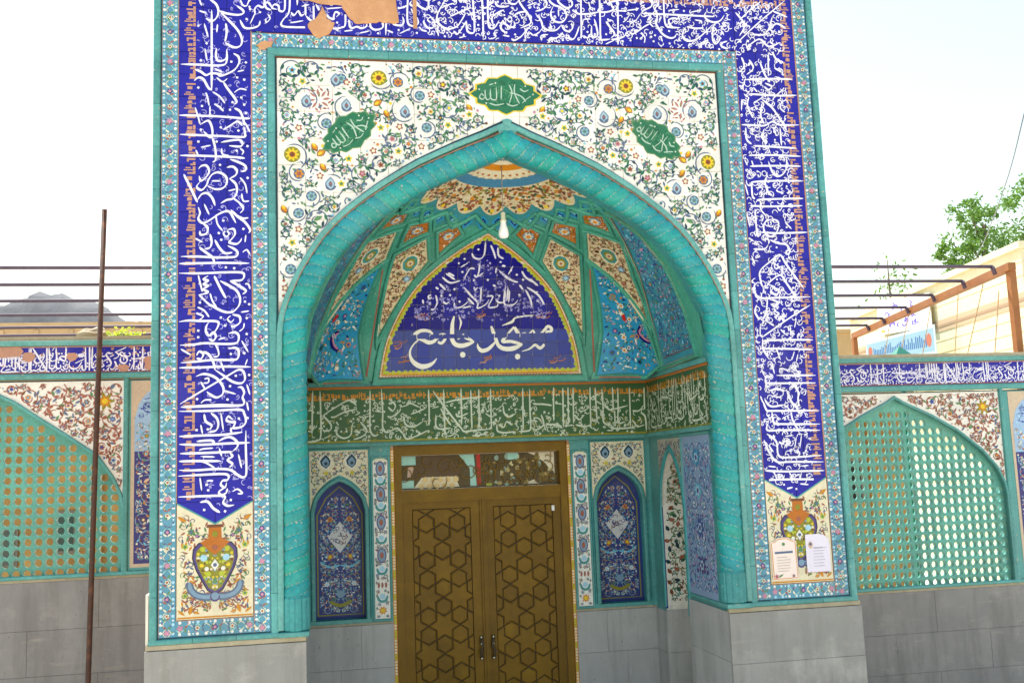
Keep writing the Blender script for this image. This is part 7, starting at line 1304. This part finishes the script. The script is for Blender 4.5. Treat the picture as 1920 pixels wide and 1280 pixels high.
# ================================================================ pergola pipes and the court behind
PH = 3.4
def pergola():
    r = empty('pergola_frame', (1, 4.5, GROUND)); tag(r, 'open pergola of brown pipes with sloping orange beam behind the portal', 'pergola')
    ys = [2.47, 3.32, 4.28, 5.26, 6.27, 7.0]; xe = [5.85, 6.06, 6.28, 6.51, 6.74, 6.9]
    for y, x in zip(ys, xe): tube('pipe', [(-7.5, y, PH), (-2, y, PH - .004), (x, y, PH)], .019, M_PIPE, r, 8); tube('pipe_bracket', [(x, y, PH), (x + .03, y, PH - .09)], .024, M_PIPE, r, 8)
    b0, b1 = Vector((5.93, 2.25, PH - .04)), Vector((7.19, 7.95, PH - .04)); d = (b1 - b0).normalized(); sd = Vector((d.y, -d.x, 0)) * .04
    V_ = []
    for p in (b0, b1):
        for q, h in ((-1, -.042), (1, -.042), (1, .042), (-1, .042)): V_.append(p + sd * q + Vector((0, 0, h)))
    mesh('beam', V_, [(0, 1, 2, 3), (7, 6, 5, 4), (0, 4, 5, 1), (1, 5, 6, 2), (2, 6, 7, 3), (3, 7, 4, 0)], M_BEAM, r)
    for x, y in ((5.96, 2.32), (7.17, 7.9)): box('post', x - .038, x + .038, y - .038, y + .038, GROUND, PH - .08, M_BEAM, r, bev=.004)
    for x, y in ((-6.8, 2.47), (-6.8, 7.0)): box('post', x - .04, x + .04, y - .04, y + .04, GROUND, PH, M_PIPE, r, bev=.004)
    tube('side_rail', [(-6.8, 2.47, PH - .04), (-6.8, 7.0, PH - .04)], .03, M_PIPE, r, 8)
    for k, (a, b) in enumerate((((6.1, 3.0, PH - .1), (6.3, 4.0, 2.0)), ((6.25, 3.7, PH - .1), (6.6, 4.6, 1.8)), ((6.45, 4.6, PH - .1), (6.7, 5.6, 2.0)), ((6.62, 5.4, PH - .1), (6.85, 6.4, 2.2)), ((6.8, 6.2, PH - .1), (7.0, 7.0, 2.3)), ((6.0, 2.6, PH - .25), (6.5, 3.6, 2.0)))): tube('wire', [a, tuple((p + q) / 2 for p, q in zip(a, b)), b], .006, flat('wire_tan', 'B8976A'), r, 5)
pergola()
# cream building along the right of the court
bd = empty('cream_building', (11.2, 12, GROUND)); tag(bd, 'pale cream building with brown band beyond the right lattice wall', 'building')
P0, P1 = Vector((10.48, 8.0, 0)), Vector((11.95, 16.6, 0)); dv = (P1 - P0).normalized(); nv = Vector((-dv.y, dv.x, 0)); L = (P1 - P0).length
def wallbox(name, s0, s1, o0, o1, z0, z1, mat, par):
    V_ = []
    for z in (z0, z1):
        for s_, o_ in ((s0, o0), (s1, o0), (s1, o1), (s0, o1)): V_.append(P0 + dv * s_ + nv * o_ + Vector((0, 0, z)))
    return mesh(name, V_, [(0, 3, 2, 1), (4, 5, 6, 7), (0, 1, 5, 4), (1, 2, 6, 5), (2, 3, 7, 6), (3, 0, 4, 7)], mat, par)
wl_ = wallbox('wall', 0, L, -5, 0, GROUND, 4.86, M_CREAMB, bd); wallbox('parapet', -.06, L + .06, -5.05, .06, 4.86, 4.98, M_CREAMB, bd)
wallbox('brown_band', -.02, L, -5.02, .012, 3.86, 4.10, flat('brown_band', 'B89F80'), wl_); wallbox('brown_band', -.02, L, -5.02, .02, 3.95, 4.0, flat('brown_band2', '9E8468'), wl_)
for k in range(24): wallbox('course_line', 0, L, -.01, .006, -.9 + k * .24 + .005, -.9 + k * .24 + .014, flat('course_tan', 'C9B890'), wl_) if not 3.8 < -.9 + k * .24 < 4.15 else None  # thin raised lines in a darker tan than the wall
def banner(name, s0, s1, z0a, z1a, z0b, z1b, off, art, label, cat, base):
    V_ = [P0 + dv * s0 + nv * off + Vector((0, 0, z0a)), P0 + dv * s1 + nv * off + Vector((0, 0, z0b)), P0 + dv * s1 + nv * off + Vector((0, 0, z1b)), P0 + dv * s0 + nv * off + Vector((0, 0, z1a))]
    th = nv * .012
    o = mesh(name, [v - th for v in V_] + V_, [(4, 5, 6, 7), (3, 2, 1, 0), (0, 1, 5, 4), (1, 2, 6, 5), (2, 3, 7, 6), (3, 0, 4, 7)], glaze('printed_paper', .6, .05, .03), None, C[base] if isinstance(base, str) else base)
    tag(o, label, cat)
    Uv = np.array(V_[0] - V_[1]); 
    def f(UV, H):
        A_, B_, C_, D_ = [np.array(v) for v in (V_[1], V_[0], V_[3], V_[2])]
        u, v = UV[:, :1], UV[:, 1:2]
        return A_ * (1 - u) * (1 - v) + B_ * u * (1 - v) + C_ * u * v + D_ * (1 - u) * v + H[:, None] * np.array(nv)
    art.build('print', f, o, glaze('printed_paper', .6, .05, .03), .002, .0006)
rb = random.Random(8); aa = Art()
for k in range(26):
    x, z = rb.uniform(.2, .75), rb.uniform(.2, .8); t = rb.uniform(0, 6); aa.stroke([(x, z), (x + .05 * math.cos(t), z + .12 * math.sin(t)), (x + .09 * math.cos(t + .8), z + .14 * math.sin(t + .8))], .028, lin('6E62C8'), 1)
for k in range(5): aa.flower(rb.uniform(.05, .2), rb.uniform(.1, .9), .05, 'orange', 'yellow', 2, 5)
banner('white_banner', 3.6, 6.55, 4.0, 4.72, 4.2, 4.98, .10, aa, 'white banner with violet lettering on the cream building', 'banner', 'white')
aa = Art()
for k in range(30): aa.poly(rect(.12 + k * .026, .12 + k * .026 + .016, .68, .68 + rb.uniform(.1, .2)), lin('2E5E8E'), 1)
aa.poly(rect(.02, .98, .6, .95), lin('7F9FAE'), 0)
for x in (.07, .92): aa.disc(x, .78, .035, 'rust', 2, 8, .11)
banner('blue_banner', 2.68, 6.5, 2.6, 3.93, 3.0, 4.03, .45, aa, 'light blue banner with dark line of text below the white banner', 'banner', lin('A9C4CC'))
# ochre court walls seen through the lattice
def court(label, x0, x1, y, z1, mat, wins):
    r = empty('court_building', ((x0 + x1) / 2, y, GROUND)); tag(r, label, 'building')
    box('wall', x0, x1, y, y + 1.5, GROUND, z1, mat, r); box('roof_edge', x0 - .06, x1 + .06, y - .06, y + 1.56, z1, z1 + .1, M_TANB, r)
    for (a, b, c, d, m) in wins:
        w_ = multibox('window', [(a - .04, b + .04, y - .03, y + .02, c - .04, d + .04)], flat('window_frame', '6E6A5C'), r); box('pane', a, b, y - .036, y - .028, c, d, m, w_)
    for k in range(int((x1 - x0) / .9)): box('pier', x0 + .4 + k * .9, x0 + .52 + k * .9, y - .05, y + .01, GROUND, z1 - .1, mat, r)
GLASSD = flat('dark_pane', '26323A', .15); GLASSB = flat('blue_pane', '33463E', .15)
court('ochre brick building behind the left lattice wall', -9.5, -3.2, 7.6, 2.85, M_OCHRE, [(-6.6, -6.2, .5, 1.15, GLASSD), (-5.75, -5.6, .35, .8, GLASSB), (-5.05, -4.85, .5, 1.0, GLASSB), (-8.2, -7.7, .3, 1.2, GLASSD)])
court('ochre wall with dark window behind the right lattice wall', 3.4, 7.25, 6.6, 2.3, M_OCHRE, [(5.7, 6.35, .75, 1.3, M_DARK), (4.2, 4.7, .3, 1.4, GLASSD)])
court('tan flat roofed house far behind the left pergola', -16, -3.0, 22, 5.75, M_TANB, [(-12, -11, 3.6, 4.8, GLASSD), (-9, -8, 3.6, 4.8, GLASSD)])
court('small tan house end beyond the right side of the portal', 10.0, 13.55, 19.5, 4.95, M_TANB, [(11.6, 12.2, 3.2, 4.2, GLASSD)])
# green pennant finial on the wall
pn = mesh('green_finial', [(4.92, 3.0, 2.48), (5.15, 3.0, 2.48), (5.15, 3.2, 2.48), (4.92, 3.2, 2.48), (5.035, 3.1, 2.61)], [(3, 2, 1, 0), (0, 1, 4), (1, 2, 4), (2, 3, 4), (3, 0, 4)], flat('green_paint', '2E7A66', .5)); tag(pn, 'small green pointed finial behind the right wall coping', 'finial')
mesh('stem', *boxvf(5.015, 5.055, 3.08, 3.12, GROUND, 2.48), flat('green_paint', '2E7A66', .5), pn)
# plaster lump and plant on the left coping
lump = bpy.data.meshes.new('plaster_lump'); bm = bmesh.new(); bmesh.ops.create_icosphere(bm, subdivisions=3, radius=1)
for v in bm.verts:
    k = 1 + .18 * math.sin(v.co.x * 5 + v.co.y * 3) + .1 * math.sin(v.co.z * 9); v.co = Vector((v.co.x * .13 * k, v.co.y * .1 * k, max(-.02, v.co.z * .075 * k)))
bm.to_mesh(lump); bm.free(); lump.materials.append(M_MORTAR); lo_ = bpy.data.objects.new('mortar_lump', lump); lo_.location = (-3.43, YW + .14, 2.695); link(lo_); tag(lo_, 'lump of dried mortar on the left wall coping beside the pole', 'mortar lump')
def leaf_mesh(name, pts, size, mat, parent, rnd, flat_=.5):
    V_, F_ = [], []
    for p in pts:
        d = Vector((rnd.gauss(0, 1), rnd.gauss(0, 1), rnd.gauss(0, .8))).normalized(); e = d.orthogonal().normalized(); e = (e * math.cos(1) + d.cross(e) * math.sin(rnd.uniform(0, 6.28))).normalized()
        s_ = size * rnd.uniform(.6, 1.3); k = len(V_); p = Vector(p)
        V_ += [p - d * s_, p + e * s_ * .42, p + d * s_, p - e * s_ * .42]; F_.append((k, k + 1, k + 2, k + 3))
    return mesh(name, V_, F_, mat, parent)
def leafmat(name, c1, c2):
    m = rough_mat(name, c1, c2, 2.5, .1, 30, .55, .003); bs = m.node_tree.nodes['Principled BSDF']
    nt = m.node_tree; tr_ = nt.nodes.new('ShaderNodeBsdfTranslucent'); mx = nt.nodes.new('ShaderNodeMixShader'); mx.inputs[0].default_value = .4
    tr_.inputs[0].default_value = (*lin(c2), 1); out = nt.nodes['Material Output']
    nt.links.new(bs.outputs[0], mx.inputs[1]); nt.links.new(tr_.outputs[0], mx.inputs[2]); nt.links.new(mx.outputs[0], out.inputs[0]); return m
M_LEAF = leafmat('tree_leaf', '3E6428', '6A9036'); M_LEAFY = leafmat('bright_leaf', '9AB82A', 'C6D84A'); M_BARK = rough_mat('bark', '5A4A3A', '7A6650', 8, .6, 60)
pr = random.Random(6); wp = empty('coping_plant', (-3.18, YW + .14, 2.68)); tag(wp, 'small bright yellow green plant growing on the left wall coping', 'plant')
leaf_mesh('leaves', [(-3.18 + pr.gauss(0, .085), YW + .14 + pr.gauss(0, .04), 2.69 + abs(pr.gauss(0, .03))) for _ in range(150)], .022, M_LEAFY, wp, pr)
tube('stem', [(-3.18, YW + .14, 2.66), (-3.175, YW + .14, 2.72)], .005, M_BARK, wp, 5)
# tree behind the cream building
tree = empty('leafy_tree', (17.2, 18.0, GROUND)); tag(tree, 'leafy green tree rising behind the cream building', 'tree')
tp = random.Random(17); B0 = Vector((17.2, 18.0, GROUND))
tube('trunk', [B0, B0 + Vector((.1, 0, 3)), B0 + Vector((-.1, .1, 6.2)), B0 + Vector((-.1, 0, 9))], .22, M_BARK, tree, 10, taper=.05)
clumps = []
for c, r_ in (((16.3, 18, 7.9), .95), ((17.3, 18.2, 8.7), 1.0), ((18.3, 18, 8.4), 1.2), ((17.2, 17.6, 7.4), 1.0), ((15.9, 17.8, 7.0), .75), ((18.5, 18.2, 7.3), 1.1), ((16.5, 18, 8.9), .7), ((15.6, 17.6, 7.9), .55), ((19.6, 18, 8.0), 1.2), ((18.2, 18.2, 9.3), .8)):
    c = (c[0] + .35, c[1], c[2] - .95)
    for _ in range(9):
        d = Vector((tp.gauss(0, 1), tp.gauss(0, 1), tp.gauss(0, 1))).normalized() * r_ * tp.uniform(.5, 1.0); clumps.append((Vector(c) + d, r_ * tp.uniform(.2, .34)))
pts = []
for c, r_ in clumps:
    for _ in range(85): pts.append(c + Vector((tp.gauss(0, 1), tp.gauss(0, 1), tp.gauss(0, .8))) * r_ * .66)
crown = leaf_mesh('crown', pts, .072, M_LEAF, tree, tp)
for k, (c, r_) in enumerate(clumps[::7]): tube('branch', [B0 + Vector((0, 0, 6.0 + (k % 4) * .5)), (B0 + Vector((0, 0, 7)) + c) / 2 + Vector((0, 0, .2)), c], .05, M_BARK, tree, 6, taper=.012)
# loose shoot further left
sh = empty('young_tree', (14.7, 19.0, GROUND)); tag(sh, 'thin young tree with sparse leaves just left of the leafy tree', 'tree')
tube('trunk', [(14.7, 19, GROUND), (14.75, 19, 3), (14.6, 19, 6.1), (14.6, 19, 7.0)], .06, M_BARK, sh, 7, taper=.012)
leaf_mesh('crown', [(14.6 + tp.gauss(0, .28) + (.5 if k % 3 == 0 else 0), 19 + tp.gauss(0, .2), 6.3 + tp.gauss(0, .32)) for k in range(170)], .075, M_LEAF, sh, tp)
# cable
cb = tube('overhead_cable', catmull([(9.17, 5.5, 7.2), (9.24, 6.0, 6.51), (10.77, 8.5, 6.3), (12.78, 12.0, 6.06), (14.64, 15.0, 6.27)], 8), .011, flat('cable_grey', '5C6270', .5), None, 6); tag(cb, 'loose dark overhead cable hanging down past the tree', 'cable')
# distant hills
def hills():
    m = rough_mat('hill_rock', '4E5258', '6A6A6A', .02, .4, .2, .95, 1.0); prof = [(-420, 30), (-300, 55), (-220, 62), (-160, 64), (-123, 68), (-114, 70.5), (-104, 75.8), (-99, 73.5), (-95, 75.2), (-87, 70.5), (-77, 64), (-69, 62), (-40, 52), (0, 40), (60, 28), (160, 20), (300, 8), (420, 0)]
    xs_ = np.linspace(-420, 420, 240); V_, F_ = [], []; hr = random.Random(3); N_ = len(xs_)
    noise = [hr.uniform(-1, 1) for _ in range(N_)]
    for j in range(14):
        t = j / 13
        for i, x in enumerate(xs_):
            z = float(np.interp(x, [p[0] for p in prof], [p[1] for p in prof])) * (math.sin(min(1, t * 2) * math.pi / 2) if t <= .5 else math.cos((t - .5) * math.pi))
            V_.append((x, 330 + 140 * t + 6 * math.sin(i * .35 + j), z + noise[(i * 7 + j * 13) % N_] * (2.4 if 0 < j < 13 else 0) + GROUND - .5 * (j in (0, 13))))
    for j in range(13):
        for i in range(N_ - 1): F_.append((j * N_ + i, j * N_ + i + 1, (j + 1) * N_ + i + 1, (j + 1) * N_ + i))
    o = mesh('hills', V_, F_, m, None, None, True); tag(o, kind='structure')
hills()
